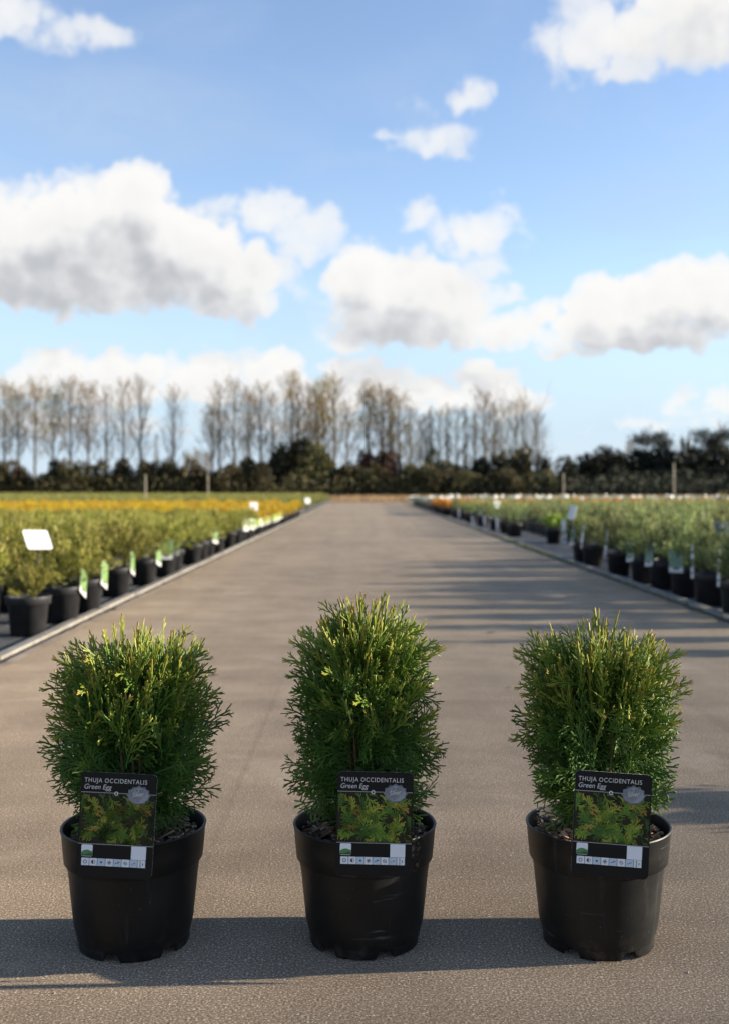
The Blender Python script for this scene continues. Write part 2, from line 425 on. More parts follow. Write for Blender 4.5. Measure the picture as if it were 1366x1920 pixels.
class MB:
    """collects vertices, faces, per-vertex tint and per-face material slot; build() links ONE mesh object"""
    def __init__(s): s.v = []; s.f = []; s.t = []; s.m = []
    def add(s, vs, fs, tint=.5, mi=0):
        o = len(s.v); s.v += [tuple(p) for p in vs]
        s.f += [tuple(i + o for i in f) for f in fs]
        s.t += tint if isinstance(tint, list) else [tint] * len(vs)
        s.m += [mi] * len(fs)
    def box(s, c, h, rot=None, tint=.5, mi=0):
        vs = [Vector((x * h[0], y * h[1], z * h[2])) for x in (-1, 1) for y in (-1, 1) for z in (-1, 1)]
        if rot is not None: vs = [rot @ p for p in vs]
        s.add([p + Vector(c) for p in vs], [(0, 1, 3, 2), (4, 6, 7, 5), (0, 4, 5, 1), (2, 3, 7, 6), (0, 2, 6, 4), (1, 5, 7, 3)], tint, mi)
    def tube(s, pts, rad, n=5, tint=.5, mi=0, cap=True):
        pts = [Vector(p) for p in pts]; o = []
        up = Vector((0.31, 0.17, .93))
        for i, p in enumerate(pts):
            d = (pts[min(i + 1, len(pts) - 1)] - pts[max(i - 1, 0)]).normalized()
            a = d.cross(up)
            if a.length < 1e-3: a = d.cross(Vector((1, 0, 0)))
            a.normalize(); b = d.cross(a)
            for k in range(n):
                t = 2 * math.pi * k / n
                o.append(p + (a * math.cos(t) + b * math.sin(t)) * rad[i])
        fs = [(i * n + k, i * n + (k + 1) % n, (i + 1) * n + (k + 1) % n, (i + 1) * n + k) for i in range(len(pts) - 1) for k in range(n)]
        if cap: fs += [tuple(range(n))[::-1], tuple((len(pts) - 1) * n + k for k in range(n))]
        s.add(o, fs, tint, mi)
    def flat(s, pts, wid, nrm, thick, tint):
        """flattened shoot with diamond section; tint is one value per ring"""
        o = []; tt = []
        for i, p in enumerate(pts):
            d = (pts[min(i + 1, len(pts) - 1)] - pts[max(i - 1, 0)]).normalized()
            a = d.cross(nrm).normalized()
            w = wid[i] / 2; h = thick * wid[i] / 2
            o += [p + a * w, p + nrm * h, p - a * w, p - nrm * h]; tt += [tint[i]] * 4
        fs = [(i * 4 + k, i * 4 + (k + 1) % 4, i * 4 + 4 + (k + 1) % 4, i * 4 + 4 + k) for i in range(len(pts) - 1) for k in range(4)]
        e = (len(pts) - 1) * 4
        fs += [(e, e + 1, e + 2, e + 3)]
        s.add(o, fs, tt)
    def lathe(s, prof, n=32, tint=.5, mi=0):
        o = []
        for (r, z) in prof:
            for k in range(n):
                t = 2 * math.pi * k / n
                o.append((r * math.cos(t), r * math.sin(t), z))
        fs = [(i * n + k, i * n + (k + 1) % n, (i + 1) * n + (k + 1) % n, (i + 1) * n + k) for i in range(len(prof) - 1) for k in range(n)]
        s.add(o, fs, tint, mi)
    def mesh(s, name, mats, smooth=False):
        me = bpy.data.meshes.new(name)
        me.from_pydata(s.v, [], s.f)
        for m in (mats if isinstance(mats, (list, tuple)) else [mats]): me.materials.append(m)
        if any(s.m): me.polygons.foreach_set('material_index', s.m)
        a = me.attributes.new('tint', 'FLOAT', 'POINT'); a.data.foreach_set('value', s.t)
        if smooth: me.polygons.foreach_set('use_smooth', [True] * len(me.polygons))
        me.update()
        return me


def np_mesh(name, V, Q, T, material):
    """mesh of quads from arrays"""
    me = bpy.data.meshes.new(name)
    me.vertices.add(len(V)); me.vertices.foreach_set('co', np.asarray(V, np.float32).ravel())
    me.loops.add(len(Q) * 4); me.loops.foreach_set('vertex_index', np.asarray(Q, np.int32).ravel())
    me.polygons.add(len(Q)); me.polygons.foreach_set('loop_start', np.arange(0, len(Q) * 4, 4, dtype=np.int32))
    try: me.polygons.foreach_set('loop_total', np.full(len(Q), 4, np.int32))
    except Exception: pass
    a = me.attributes.new('tint', 'FLOAT', 'POINT'); a.data.foreach_set('value', np.asarray(T, np.float32))
    me.materials.append(material)
    me.update(calc_edges=True); me.validate()
    return me


def blades(P, D, L, W, T, rng):
    """diamond leaf blades: arrays of roots, directions, lengths, widths, tints -> verts, quads, tints"""
    n = len(P)
    D = D / np.linalg.norm(D, axis=1, keepdims=True)
    A = np.cross(D, rng.normal(size=(n, 3))); A /= np.linalg.norm(A, axis=1, keepdims=True) + 1e-9
    L = np.broadcast_to(L, n)[:, None]; W = np.broadcast_to(W, n)[:, None]
    mid = P + D * L * .45
    V = np.stack([P, mid + A * W / 2, P + D * L, mid - A * W / 2], 1).reshape(-1, 3)
    Q = np.arange(n * 4).reshape(-1, 4)
    return V, Q, np.repeat(T, 4)


def link(name, me, parent=None, loc=None, rot=None, scale=None, mw=None):
    o = bpy.data.objects.new(name, me); COL.objects.link(o)
    if parent is not None: o.parent = parent
    if loc is not None: o.location = loc
    if rot is not None: o.rotation_euler = rot
    if scale is not None: o.scale = scale if hasattr(scale, '__len__') else (scale,) * 3
    if mw is not None: o.matrix_local = mw
    return o


def tag(o, label=None, cat=None, group=None, kind=None):
    if label: o['label'] = label
    if cat: o['category'] = cat
    if group: o['group'] = group
    if kind: o['kind'] = kind
    return o


def sheet(name, x0, x1, y0, y1, z, m, kind='structure', nx=1, ny=1):
    mb = MB()
    vs = [(x0 + (x1 - x0) * i / nx, y0 + (y1 - y0) * j / ny, z) for j in range(ny + 1) for i in range(nx + 1)]
    mb.add(vs, [(j * (nx + 1) + i, j * (nx + 1) + i + 1, (j + 1) * (nx + 1) + i + 1, (j + 1) * (nx + 1) + i) for j in range(ny) for i in range(nx)])
    return tag(link(name, mb.mesh(name, m)), kind=kind)


ORD = 'first second third fourth fifth sixth seventh eighth ninth tenth eleventh twelfth thirteenth fourteenth fifteenth sixteenth seventeenth eighteenth nineteenth twentieth'.split()

# ------------------------------------------------------------------ the ground
ROAD_L, ROAD_R, ROAD_END = -1.64, 2.17, 58.0
sheet('ground', -3000, 3000, -60, 5500, -.02, M['ground'])
sheet('field', -160, 200, 58.0, 128, -.012, M['dry'])
sheet('planting_bed', -60, -1.70, -3, 92, -.006, M['bed'])
sheet('planting_bed', 2.23, 60, -3, 57.5, -.006, M['bed'])
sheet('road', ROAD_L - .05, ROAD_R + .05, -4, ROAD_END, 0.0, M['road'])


def kerb(x0, x1, h, y0, y1, name='kerb'):
    root = tag(link(name, None), kind='structure')
    far = MB(); y = y0
    rg = random.Random(int(abs(x0) * 100))
    base = MB(); base.box((0, 0, 0), ((x1 - x0) / 2, .4965, (h + .03) / 2))
    me = base.mesh('kerb_stone', M['kerb'])
    while y < y1:
        c = ((x0 + x1) / 2 + rg.uniform(-.004, .004), y + .5, (h - .03) / 2 + rg.uniform(-.003, .003))
        if 3 < y < 34: link('kerb_stone', me, root, c, (rg.uniform(-.003, .003), 0, rg.uniform(-.004, .004)))
        elif y >= 34: far.box(c, ((x1 - x0) / 2, .4965, (h + .03) / 2))
        y += 1.0
    if far.v:
        o = link('distant_stones', far.mesh('distant_stones', M['kerb']), root); o['kind'] = 'stuff'


kerb(-1.728, -1.675, .022, 0, 58)
kerb(2.20, 2.262, .022, 0, 57)


def strip(name, x0, x1, y0, y1, z, m, seed, jit=.012, gaps=()):
    mb = MB(); rg = random.Random(seed); y = y0; prev = None
    while y < y1:
        a = (x0 + rg.uniform(-jit, jit), y, z); b = (x1 + rg.uniform(-jit, jit), y, z)
        if prev and not any(g0 < y < g1 for g0, g1 in gaps): mb.add([prev[0], prev[1], b, a], [(0, 1, 2, 3)])
        prev = (a, b); y += .12
    return tag(link(name, mb.mesh(name, m)), kind='structure')


strip('gutter_joint', -1.678, -1.632, 0, 58, .004, M['dirt'], 3, .006)
strip('gutter', -1.634, -1.586, 0, 58, .008, M['gutter'], 4, .008, ((6.9, 7.15), (11.5, 12.4), (16, 16.6), (21, 23)))
strip('gutter_joint', 2.165, 2.203, 0, 57, .004, M['dirt'], 5, .008)

# ------------------------------------------------------------------ hills and buildings far behind
mb = MB(); pts = []
N = 90
for i in range(N + 1):
    x = -900 + i * 900 / N
    h = 16 + 12 * math.sin(i * .11 + 1) + 5 * math.sin(i * .37) + 2 * math.sin(i * 1.1)
    pts.append((x, h * min(1, (N - i) / 30 + .1)))
vs = []
for (x, h) in pts: vs += [(x, 1500, -1), (x * 1.05, 1680, max(1, h)), (x * 1.2, 2100, max(1, h))]
mb.add(vs, [(i * 3 + k, (i + 1) * 3 + k, (i + 1) * 3 + k + 1, i * 3 + k + 1) for i in range(N) for k in (0, 1)])
tag(link('hills', mb.mesh('hills', M['hill'])), kind='structure')


def building(name, label, loc, w, d, h, rh, roofmat, wallmat):
    root = tag(link(name, None, loc=loc), label, 'building')
    b = MB(); b.box((0, 0, h / 2), (w / 2, d / 2, h / 2)); link('wall', b.mesh('wall', wallmat), root)
    b = MB(); e = .4
    b.add([(-w/2-e, -d/2-e, h), (w/2+e, -d/2-e, h), (w/2+e, 0, h+rh), (-w/2-e, 0, h+rh), (w/2+e, d/2+e, h), (-w/2-e, d/2+e, h)],
          [(0, 1, 2, 3), (3, 2, 4, 5), (1, 4, 2), (0, 3, 5), (0, 5, 4, 1)])
    link('roof', b.mesh('roof', roofmat), root, (0, 0, .003))
    b = MB(); b.box((0, 0, 0), (1.2, .03, 1.1)); link('door', b.mesh('door', M['greyboard']), root, (w * .2, -d / 2 - .03, 1.1))


building('barn', 'low barn with blue-grey roof showing between tree trunks on the left', (-32, 205, 0), 9, 8, 2.2, 1.9, M['barnroof'], M['barnwall'])
building('greenhouse', 'pale white greenhouse glimpsed behind the bare poplars on the left', (-54, 215, 0), 7, 9, 1.6, .8, M['card'], M['card'])

# ------------------------------------------------------------------ trees


def bez(p0, p1, p2, n):
    return [p0.lerp(p1, t).lerp(p1.lerp(p2, t), t) for t in [i / n for i in range(n + 1)]]


def poplar(seed, h=11.0, spread=.17, first=.22, nbr=34, leaves=420, elev=(48, 68), fork=False, lw=(.10, .24)):
    """returns (trunk mesh, crown mesh of branches, leaf mesh)"""
    rg = random.Random(seed); rng = np.random.default_rng(seed)
    tb, cb = MB(), MB()
    wob = [Vector((rg.uniform(-.14, .14), rg.uniform(-.14, .14), 0)) for _ in range(9)]
    axis = [Vector((0, 0, -.1))] + [wob[i] * (i / 8) + Vector((0, 0, h * i / 8)) for i in range(1, 9)]
    if fork: axis = axis[:5]; axis[-1].z = h * .42; axis[2].z, axis[3].z, axis[1].z = h * .22, h * .33, h * .1
    r0 = h * .013
    tb.tube(axis, [r0 * (1 - .9 * i / (len(axis) - 1)) + .02 for i in range(len(axis))], 7)
    ends = []
    def at(t):
        f = t * (len(axis) - 1); i = min(int(f), len(axis) - 2)
        return axis[i].lerp(axis[i + 1], f - i)
    for k in range(nbr):
        t = first + (.98 - first) * (k / nbr) ** .9
        if fork: t = .55 + .45 * k / nbr
        p = at(t); az = k * 2.4 + rg.uniform(-.4, .4); el = R(rg.uniform(*elev))
        ln = h * spread * (1.15 - .75 * t) * rg.uniform(.7, 1.35)
        if fork: ln = h * spread * rg.uniform(.8, 1.3); el = R(rg.uniform(*elev))
        d = Vector((math.cos(az) * math.cos(el), math.sin(az) * math.cos(el), math.sin(el)))
        e = p + d * ln + Vector((0, 0, ln * .22)); m = p + d * ln * .5 + Vector((math.cos(az), math.sin(az), -.2)) * ln * .08
        br = bez(p, m, e, 3); rb = max(.022, r0 * .26 * (1 - .5 * t)) * (1.6 if fork else 1)
        cb.tube(br, [rb, rb * .75, rb * .5, .012], 4, cap=False)
        for j in range(6):
            s = .3 + .65 * j / 6; i = min(int(s * 3), 2); q = br[i].lerp(br[i + 1], s * 3 - i)
            dd = (d + Vector((rg.uniform(-.7, .7), rg.uniform(-.7, .7), rg.uniform(-.05, .7)))).normalized()
            l2 = ln * rg.uniform(.25, .5); q2 = q + dd * l2
            cb.tube([q, q + dd * l2 * .5 + Vector((0, 0, -.02)), q2], [rb * .42, rb * .3, .009], 3, cap=False)
            for _ in range(2):
                d3 = (dd + Vector((rg.uniform(-.7, .7), rg.uniform(-.7, .7), rg.uniform(-.1, .7)))).normalized()
                q3 = q.lerp(q2, rg.uniform(.4, .95)); q4 = q3 + d3 * l2 * .55
                cb.tube([q3, q4], [.012, .007], 3, cap=False); ends += [q4, q3]
            ends.append(q2)
    if leaves:
        E = np.array([tuple(e) for e in ends])
        # leaves hang in clumps: some limbs keep them, others are bare
        keep = E[rng.choice(len(E), max(12, len(E) // 5), replace=False)]
        P = keep[rng.integers(0, len(keep), leaves)] + rng.normal(scale=(.30, .30, .34), size=(leaves, 3))
        D = rng.normal(size=(leaves, 3)) + (0, 0, -.4)
        V, Q, T = blades(P, D, rng.uniform(lw[0], lw[1], leaves), rng.uniform(.06, .13, leaves), rng.random(leaves), rng)
        lm = np_mesh('tree_leaves', V, Q, T, M['autumn'])
    else: lm = None
    return tb.mesh('tree_trunk', M['treebark'], True), cb.mesh('tree_crown', M['treebark']), lm


def tree(name, protos, px, top_py, dist, label, group, hproto, rz, sx=1.0):
    h = CAM_H + (HY - top_py) * dist / F_PX
    k = h / hproto
    root = tag(link(name, None, loc=((px - CX) * dist / F_PX, dist, -.02), rot=(0, 0, rz), scale=(k * sx, k * sx, k)), label, 'tree', group)
    link('trunk', protos[0], root); link('crown', protos[1], root)
    if protos[2]: tag(link('leaves', protos[2], root), kind='stuff')
    return root


LEAFY = [poplar(100 + i, 11, .25, .28, 36, 1500) for i in range(4)]
BARE = [poplar(200 + i, 11, .24, .2, 36, 420) for i in range(4)]
SLIM = [poplar(300 + i, 11, .15, .12, 40, 200, (55, 75)) for i in range(2)]
BROAD = [poplar(400 + i, 9, .50, .4, 13, 60, (38, 80), True) for i in range(2)]

rt = random.Random(11)
leftmost = [(-40, 735), (8, 728), (34, 740), (66, 722), (100, 735), (134, 722), (166, 730), (200, 735), (232, 722), (264, 718)]
for i, (x, y) in enumerate(leftmost):
    lab = 'tall poplar with yellowing leaves, %s from the left end of the tree line' % ORD[i - 1] if i else 'yellowing poplar cut off by the left edge of the tree line'
    tree('poplar', LEAFY[i % 4] if i < 7 else BARE[i % 4], x, y, 110 + rt.uniform(-3, 3), lab, 'poplars on the left of the tree line', 11, rt.uniform(0, 6), rt.uniform(.9, 1.05))
tree('poplar', SLIM[0], 294, 815, 112, 'short thin poplar in the gap beside the lone left poplar', None, 11, 1.0)
tree('poplar', BARE[1], 326, 735, 110, 'lone bare poplar just left of the open gap in the tree line', None, 11, 2.0)
for i, (x, y) in enumerate([(352, 852), (370, 850), (388, 855)]):
    tree('pollard', LEAFY[i], x, y, 150, 'small far tree with russet crown, %s of three in the tree line gap' % ORD[i], 'small trees in the gap', 11, i * 1.3, 1.4)
mid = [(398, 765), (412, 730), (440, 722), (466, 740), (490, 728), (512, 745), (546, 712), (560, 735), (580, 730), (606, 722), (628, 718), (650, 760), (594, 745)]
for i, (x, y) in enumerate(mid):
    tree('poplar', (BARE if i % 3 else LEAFY)[i % 4], x, y, 106 + rt.uniform(-4, 5), 'half bare poplar in the dense middle stretch, %s from its left end' % ORD[i], 'poplars in the middle of the tree line', 11, rt.uniform(0, 6), rt.uniform(.95, 1.2))
for i, (x, y) in enumerate([(690, 730), (715, 735), (746, 748), (732, 742), (768, 770)]):
    tree('poplar', (LEAFY if i < 2 else BARE)[i % 4], x, y, 105, 'spreading half bare poplar beyond the road end, %s from the left' % ORD[i], 'poplars beyond the road end', 11, i * 2.1, 1.25)
for i, (x, y) in enumerate([(788, 790), (806, 768), (822, 775), (838, 764), (856, 772), (872, 765), (796, 782), (888, 770)]):
    tree('poplar', SLIM[i % 2] if i % 2 else BARE[i % 4], x, y, 112, 'slim twiggy poplar right of the road end, %s in the slender row' % ORD[i], 'slim poplars right of the road end', 11, i * 1.7, 1.1)
for i, (x, y) in enumerate([(908, 742), (942, 752), (986, 748), (925, 765), (966, 758), (1006, 775)]):
    tree('bare_tree', BROAD[i % 2] if i in (1, 2) else BARE[(i + 2) % 4], x, y, 108 + i, '%s bare tree at the right end of the poplar row, %s counted' % ('broad' if i < 3 else 'narrower', ORD[i]), 'broad bare trees', 9 if i in (1, 2) else 11, i * 2.6 + .5, (1.3, .8, .78, 1.3, 1.2, 1.2)[i])


def bush(seed, n=2600, flat=.0, lobes=7):
    rng = np.random.default_rng(seed)
    C = rng.uniform((-.62, -.62, .25), (.62, .62, .72), (lobes, 3)); C[0] = (0, 0, .55)
    Rr = rng.uniform(.24, .44, lobes)
    i = rng.integers(0, lobes, n)
    D = rng.normal(size=(n, 3)); D /= np.linalg.norm(D, axis=1, keepdims=True)
    P = C[i] + D * Rr[i][:, None] * rng.uniform(.55, 1.08, n)[:, None] ** .7
    P[:, 2] = np.abs(P[:, 2]); P[:, 2] /= np.quantile(P[:, 2], .985)
    low = rng.random(n) < .25
    P[low, 2] *= rng.random(low.sum())
    T = np.clip(.5 + rng.normal(scale=.22, size=n) + (rng.random(lobes)[i] - .5) * .5, 0, 1)
    V, Q, T = blades(P, D + rng.normal(scale=.7, size=(n, 3)), rng.uniform(.08, .17, n), rng.uniform(.05, .10, n), T, rng)
    return V, Q, T


BUSHV = [bush(500 + i) for i in range(5)]
BUSHM = {k: [np_mesh('bush_crown', *b, M[k]) for b in BUSHV] for k in ('bush', 'darkbush', 'russet')}
stem = MB()
for a in range(5):
    t = a * 1.26; stem.tube([(0.05 * math.cos(t), .05 * math.sin(t), -.03), (.2 * math.cos(t), .2 * math.sin(t), .3), (.35 * math.cos(t), .35 * math.sin(t), .6)], [.03, .022, .01], 5)
STEMM = stem.mesh('bush_stems', M['treebark'])


def put_bush(px, top_py, wpx, dist, kind, vi, label, group=None, cat='bush', name='bush'):
    h = CAM_H + (HY - top_py) * dist / F_PX; w = wpx * dist / F_PX
    root = tag(link(name, None, loc=((px - CX) * dist / F_PX, dist, -.02), rot=(0, 0, vi * 1.3 + px), scale=(w / 1.85, w / 1.85, h / 1.02)), label, cat, group)
    link('crown', BUSHM[kind][vi % 5], root); link('stem', STEMM, root)


big = [(470, 862, 60, 'bush', 'rounded olive bush left of the large wooded clump'), (520, 842, 90, 'bush', 'tall olive-brown bush forming the left shoulder of the wooded clump'),
       (560, 834, 110, 'bush', 'tallest olive bush of the clump below the dense poplars'), (610, 842, 90, 'bush', 'olive bush on the right shoulder of the wooded clump'),
       (680, 850, 60, 'russet', 'purplish dark bush left of the road end trees'), (728, 852, 66, 'russet', 'russet brown bush beyond the road end'), (645, 872, 50, 'bush', 'low bush in the dip beside the purplish bush'),
       (770, 876, 50, 'bush', 'small bush right of the russet brown one'), (800, 850, 40, 'darkbush', 'narrow dark conifer-like bush among slim poplars'), (850, 868, 80, 'bush', 'wide low bush under the slim poplar row'),
       (905, 862, 60, 'darkbush', 'dark bush below the leftmost broad bare tree'), (958, 846, 84, 'bush', 'big rounded bush under the broad bare trees'), (1022, 858, 40, 'darkbush', 'dark upright bush at the right end of the poplar row'),
       (1066, 862, 70, 'darkbush', 'rounded dark bush beside the left pole on the right field')]
for i, (x, y, w, k, lab) in enumerate(big): put_bush(x, y, w * 1.2, 103 + (i % 3), k, i, lab)
for i in range(34):     # hedge at the foot of the poplars, left to right
    x = -60 + i * 33 + rt.uniform(-8, 8)
    if 500 < x < 640: continue
    y = rt.uniform(858, 896) if x < 430 else rt.uniform(872, 890)
    put_bush(x, y, rt.uniform(55, 80), 100 + rt.uniform(-1.5, 1.5), 'bush', i, 'low olive shrub in the hedge at the foot of the tree line', 'shrubs of the hedge below the poplars')
wood = [(1112, 858, 70), (1150, 846, 80), (1195, 852, 90), (1240, 850, 90), (1285, 854, 80), (1330, 846, 90), (1375, 842, 90), (1420, 846, 90), (1131, 856, 70), (1174, 852, 76), (1096, 868, 56)]
for i, (x, y, w) in enumerate(wood):
    put_bush(x, y, w * 1.3, 112 + i % 2, 'darkbush', i + 2, ('dark leafy tree of the right hand wood, %s from its left end' % ORD[i] if i < 8 else 'dark leafy tree filling a dip in the left part of the right hand wood'), 'dark trees of the wood on the right', 'tree', 'wood_tree')
    put_bush(x + 20, y + 34, w * 1.2, 106 + i % 2, 'darkbush', i, 'dark shrub along the front of the right hand wood', 'shrubs fronting the wood on the right')
TALLDARK = []
for i in range(2):
    tb, cb, _ = poplar(600 + i, 9, .2, .35, 20, 0)
    rng = np.random.default_rng(610 + i); n = 1500
    C = rng.uniform((-1.1, -1.1, 5.2), (1.1, 1.1, 8.8), (10, 3)); ii = rng.integers(0, 10, n)
    P = C[ii] + rng.normal(scale=(.45, .45, .35), size=(n, 3))
    V, Q, T = blades(P, rng.normal(size=(n, 3)), rng.uniform(.2, .4, n), rng.uniform(.1, .2, n), rng.random(n), rng)
    TALLDARK.append((tb, cb, np_mesh('tree_leaves', V, Q, T, M['darkbush'])))
tree('ash_tree', TALLDARK[0], 1212, 803, 114, 'tallest dark tree of the right hand wood, left of the slim yellow one', None, 9, 0, 1.25)
tree('ash_tree', TALLDARK[1], 1246, 812, 116, 'second dark crown rising from the right hand wood beside the tallest', None, 9, 1, 1.0)
tree('ash_tree', TALLDARK[1], 1322, 808, 114, 'dark open crowned tree near the right end of the wood', None, 9, 2, 1.0)
tree('ash_tree', TALLDARK[0], 1356, 795, 113, 'dark open crowned tree at the far right edge of the wood', None, 9, 4, 1.3)
for i, (x, y) in enumerate([(1278, 828), (1290, 822)]):
    put_bush(x, y, 14, 116, 'bush', i, 'slim yellowish columnar tree above the wood, %s of a pair' % ('left' if i == 0 else 'right'), 'columnar trees above the wood', 'tree', 'columnar_tree')
tree('poplar', LEAFY[1], 1180, 832, 118, 'pale yellow topped tree behind the left part of the wood', None, 11, 0, .9)

rng = np.random.default_rng(77); n = 26000     # undergrowth that closes the foot of the tree line
P = np.stack([rng.uniform(-42, 46, n), rng.uniform(97, 104, n), rng.random(n) ** 1.3 * 1.7 * (0.8 + .35 * np.sin(rng.uniform(0, 6, n)))], 1)
V, Q, T = blades(P, rng.normal(size=(n, 3)) + (0, 0, .6), rng.uniform(.25, .5, n), rng.uniform(.12, .25, n), rng.random(n), rng)
dk = P[:, 0] + rng.normal(scale=3, size=n) > 12
for m_, sel in (('bush', ~dk), ('darkbush', dk)):
    vv = V.reshape(-1, 4, 3)[sel].reshape(-1, 3)
    tag(link('undergrowth', np_mesh('undergrowth', vv, np.arange(len(vv)).reshape(-1, 4), T.reshape(-1, 4)[sel].ravel(), M[m_])), kind='stuff')
n = 30000                                       # dry grass at the end of the road and behind the right bed
P = np.stack([rng.uniform(-12, 42, n), 59 + 37 * rng.random(n) ** 1.5, np.full(n, -.02)], 1)
V, Q, T = blades(P, rng.normal(scale=.35, size=(n, 3)) + (0, 0, 1), rng.uniform(.12, .38, n), rng.uniform(.02, .05, n), rng.random(n), rng)
M['drygrass'] = leaf_mat('dry_grass_blades', [(0, (.19, .13, .06)), (.5, (.30, .21, .11)), (1, (.40, .29, .16))], .3, .05, .8)
tag(link('dry_grass', np_mesh('dry_grass', V, Q, T, M['drygrass'])), kind='stuff')

# ------------------------------------------------------------------ nursery plants: pot and crown meshes


def pot_mesh(name, r, h, n, m, soil=True):
    b = MB(); rim = h * .22
    b.lathe([(0, .004), (r * .74, .0), (r * .86, h - rim), (r * .965, h - rim + .002), (r, h - .004), (r * .995, h), (r * .965, h), (r * .95, h - .03)], n)
    if soil: b.lathe([(r * .955, h - .026), (r * .5, h - .018), (0, h - .012)], n, mi=1)
    return b.mesh(name, [m, M['soil']], False)


POT = pot_mesh('nursery_pot', .125, .215, 22, M['farpot'])
for p in POT.polygons: p.use_smooth = True
POTS = pot_mesh('nursery_pot_far', .12, .20, 8, M['farpot'])


def crown(seed, kind, n, z0=.19, m='juniper'):
    rng = np.random.default_rng(seed)
    if kind == 'globe':           # arching feathery shoots filling a shallow dome
        nb = 46; az = rng.uniform(0, 6.28, nb); u = rng.random(nb) ** .6
        tip = np.stack([np.cos(az) * u * .27, np.sin(az) * u * .27, z0 + .02 + .29 * np.sqrt(np.clip(1 - u * u, 0, 1)) + rng.uniform(-.03, .05, nb)], 1)
    elif kind == 'upright':       # several feathery leaders
        nb = 34; az = rng.uniform(0, 6.28, nb); u = rng.random(nb) ** .6
        tip = np.stack([np.cos(az) * u * .22, np.sin(az) * u * .22, z0 + .07 + .31 * (1 - u ** 1.5) + rng.uniform(-.04, .10, nb)], 1)
    else:                         # low cushion
        nb = 36; az = rng.uniform(0, 6.28, nb); u = rng.random(nb) ** .5
        tip = np.stack([np.cos(az) * u * .19, np.sin(az) * u * .19, z0 + .06 + .11 * np.sqrt(np.clip(1 - u * u, 0, 1)) + rng.uniform(-.015, .02, nb)], 1)
    root = np.stack([np.cos(az) * u * .05, np.sin(az) * u * .05, np.full(nb, z0)], 1)
    b = rng.integers(0, nb, n); s = rng.uniform(.12, 1.0, n) ** .75
    bend = np.sin(s * np.pi)[:, None] * np.array([0, 0, .03])
    P = root[b] * (1 - s)[:, None] + tip[b] * s[:, None] + bend + rng.normal(scale=.014, size=(n, 3))
    ax = tip - root; ax /= np.linalg.norm(ax, axis=1, keepdims=True)
    up = {'globe': .35, 'upright': .9, 'low': .4}[kind]
    D = ax[b] + rng.normal(scale=.55, size=(n, 3)) + (0, 0, up)
    big = (1500.0 / n) ** .5
    L = rng.uniform(.03, .065, n) * (.7 + .3 * big); W = rng.uniform(.006, .012, n) * big
    T = np.clip(.15 + .55 * s + rng.normal(scale=.18, size=n), 0, 1)
    return blades(P, D, L, W, T, rng)


def crowns(kind, m, n, cnt, seed, name):
    return [np_mesh(name, *crown(seed + i, kind, n), M[m]) for i in range(cnt)]


CR = {
    'olive': crowns('globe', 'juniper', 1900, 5, 1000, 'olive_crown'), 'gold': crowns('globe', 'yellow', 800, 4, 1010, 'golden_crown'),
    'far': crowns('globe', 'fargreen', 420, 4, 1020, 'far_crown'), 'blue': crowns('upright', 'blue', 1700, 5, 1030, 'blue_crown'),
    'lime': crowns('low', 'lime', 700, 3, 1040, 'lime_crown'), 'orange': crowns('low', 'orange', 500, 3, 1050, 'orange_crown'),
    'silver': crowns('low', 'silver', 420, 3, 1060, 'silver_crown'), 'bluefar': crowns('upright', 'blue', 450, 4, 1070, 'blue_crown_far')}
TREETOP = {}
rp = random.Random(21)
NAMES = {'olive': 'olive_conifer', 'gold': 'golden_conifer', 'far': 'green_conifer', 'blue': 'blue_juniper', 'lime': 'lime_shrub', 'orange': 'orange_shrub', 'silver': 'silver_shrub', 'bluefar': 'blue_juniper'}
occupied = []


def plant(kind, x, y, label, group, sc=1.0, near=True):
    root = tag(link(NAMES[kind], None, loc=(x, y, -.004), rot=(0, 0, rp.uniform(0, 6.28))), label, 'potted plant', group)
    link('pot', POT if near else POTS, root)
    o = link('foliage', CR[kind][rp.randrange(len(CR[kind]))], root, scale=(sc * rp.uniform(.92, 1.1), sc * rp.uniform(.92, 1.1), 1))
    k = sc * rp.uniform(.88, 1.16); o.scale.z = k; o.location.z = .19 * (1 - k)
    if kind in ('olive', 'blue', 'far', 'gold', 'bluefar', 'lime', 'orange', 'silver'): o['kind'] = 'stuff'
    occupied.append((x, y))
    return root


def masses(name, kind, pts, m):
    """the part of a bed past the count limit: one joined mesh of the same plants"""
    Vs, Qs, Ts, o = [], [], [], 0
    base = [crown(3000 + i, {'olive': 'globe', 'gold': 'globe', 'far': 'globe', 'blue': 'upright', 'silver': 'low', 'bluefar': 'upright'}[kind], 150) for i in range(4)]
    for (x, y) in pts:
        V, Q, T = base[rp.randrange(4)]
        a = rp.uniform(0, 6.28); c, s = math.cos(a), math.sin(a); k = rp.uniform(.70, .84)
        W = V @ np.array([[c, s, 0], [-s, c, 0], [0, 0, 1]]) * k + np.array([x, y, 0])
        Vs.append(W); Qs.append(Q + o); Ts.append(np.clip(T + rp.uniform(-.2, .2), 0, 1)); o += len(V)
    return tag(link(name, np_mesh(name, np.concatenate(Vs), np.concatenate(Qs), np.concatenate(Ts), M[m])), kind='stuff')


ROWCOL = {}


def grid(x_first, sgn, y0, y1, dx, dy, skip_first=True):
    """bed positions inside the view, nearest first"""
    out = []; ROWCOL.clear(); ny = 0
    y = y0
    while y < y1:
        ny += 1; nx = 1 if skip_first else 0
        x = x_first + (sgn * dx if skip_first else 0); lim = .36 * y + 1.0
        while abs(x) < lim:
            out.append((x + rp.uniform(-.05, .05), y + rp.uniform(-.06, .06))); x += sgn * dx; nx += 1
            ROWCOL[out[-1]] = (nx, ny)
        y += dy
    return out


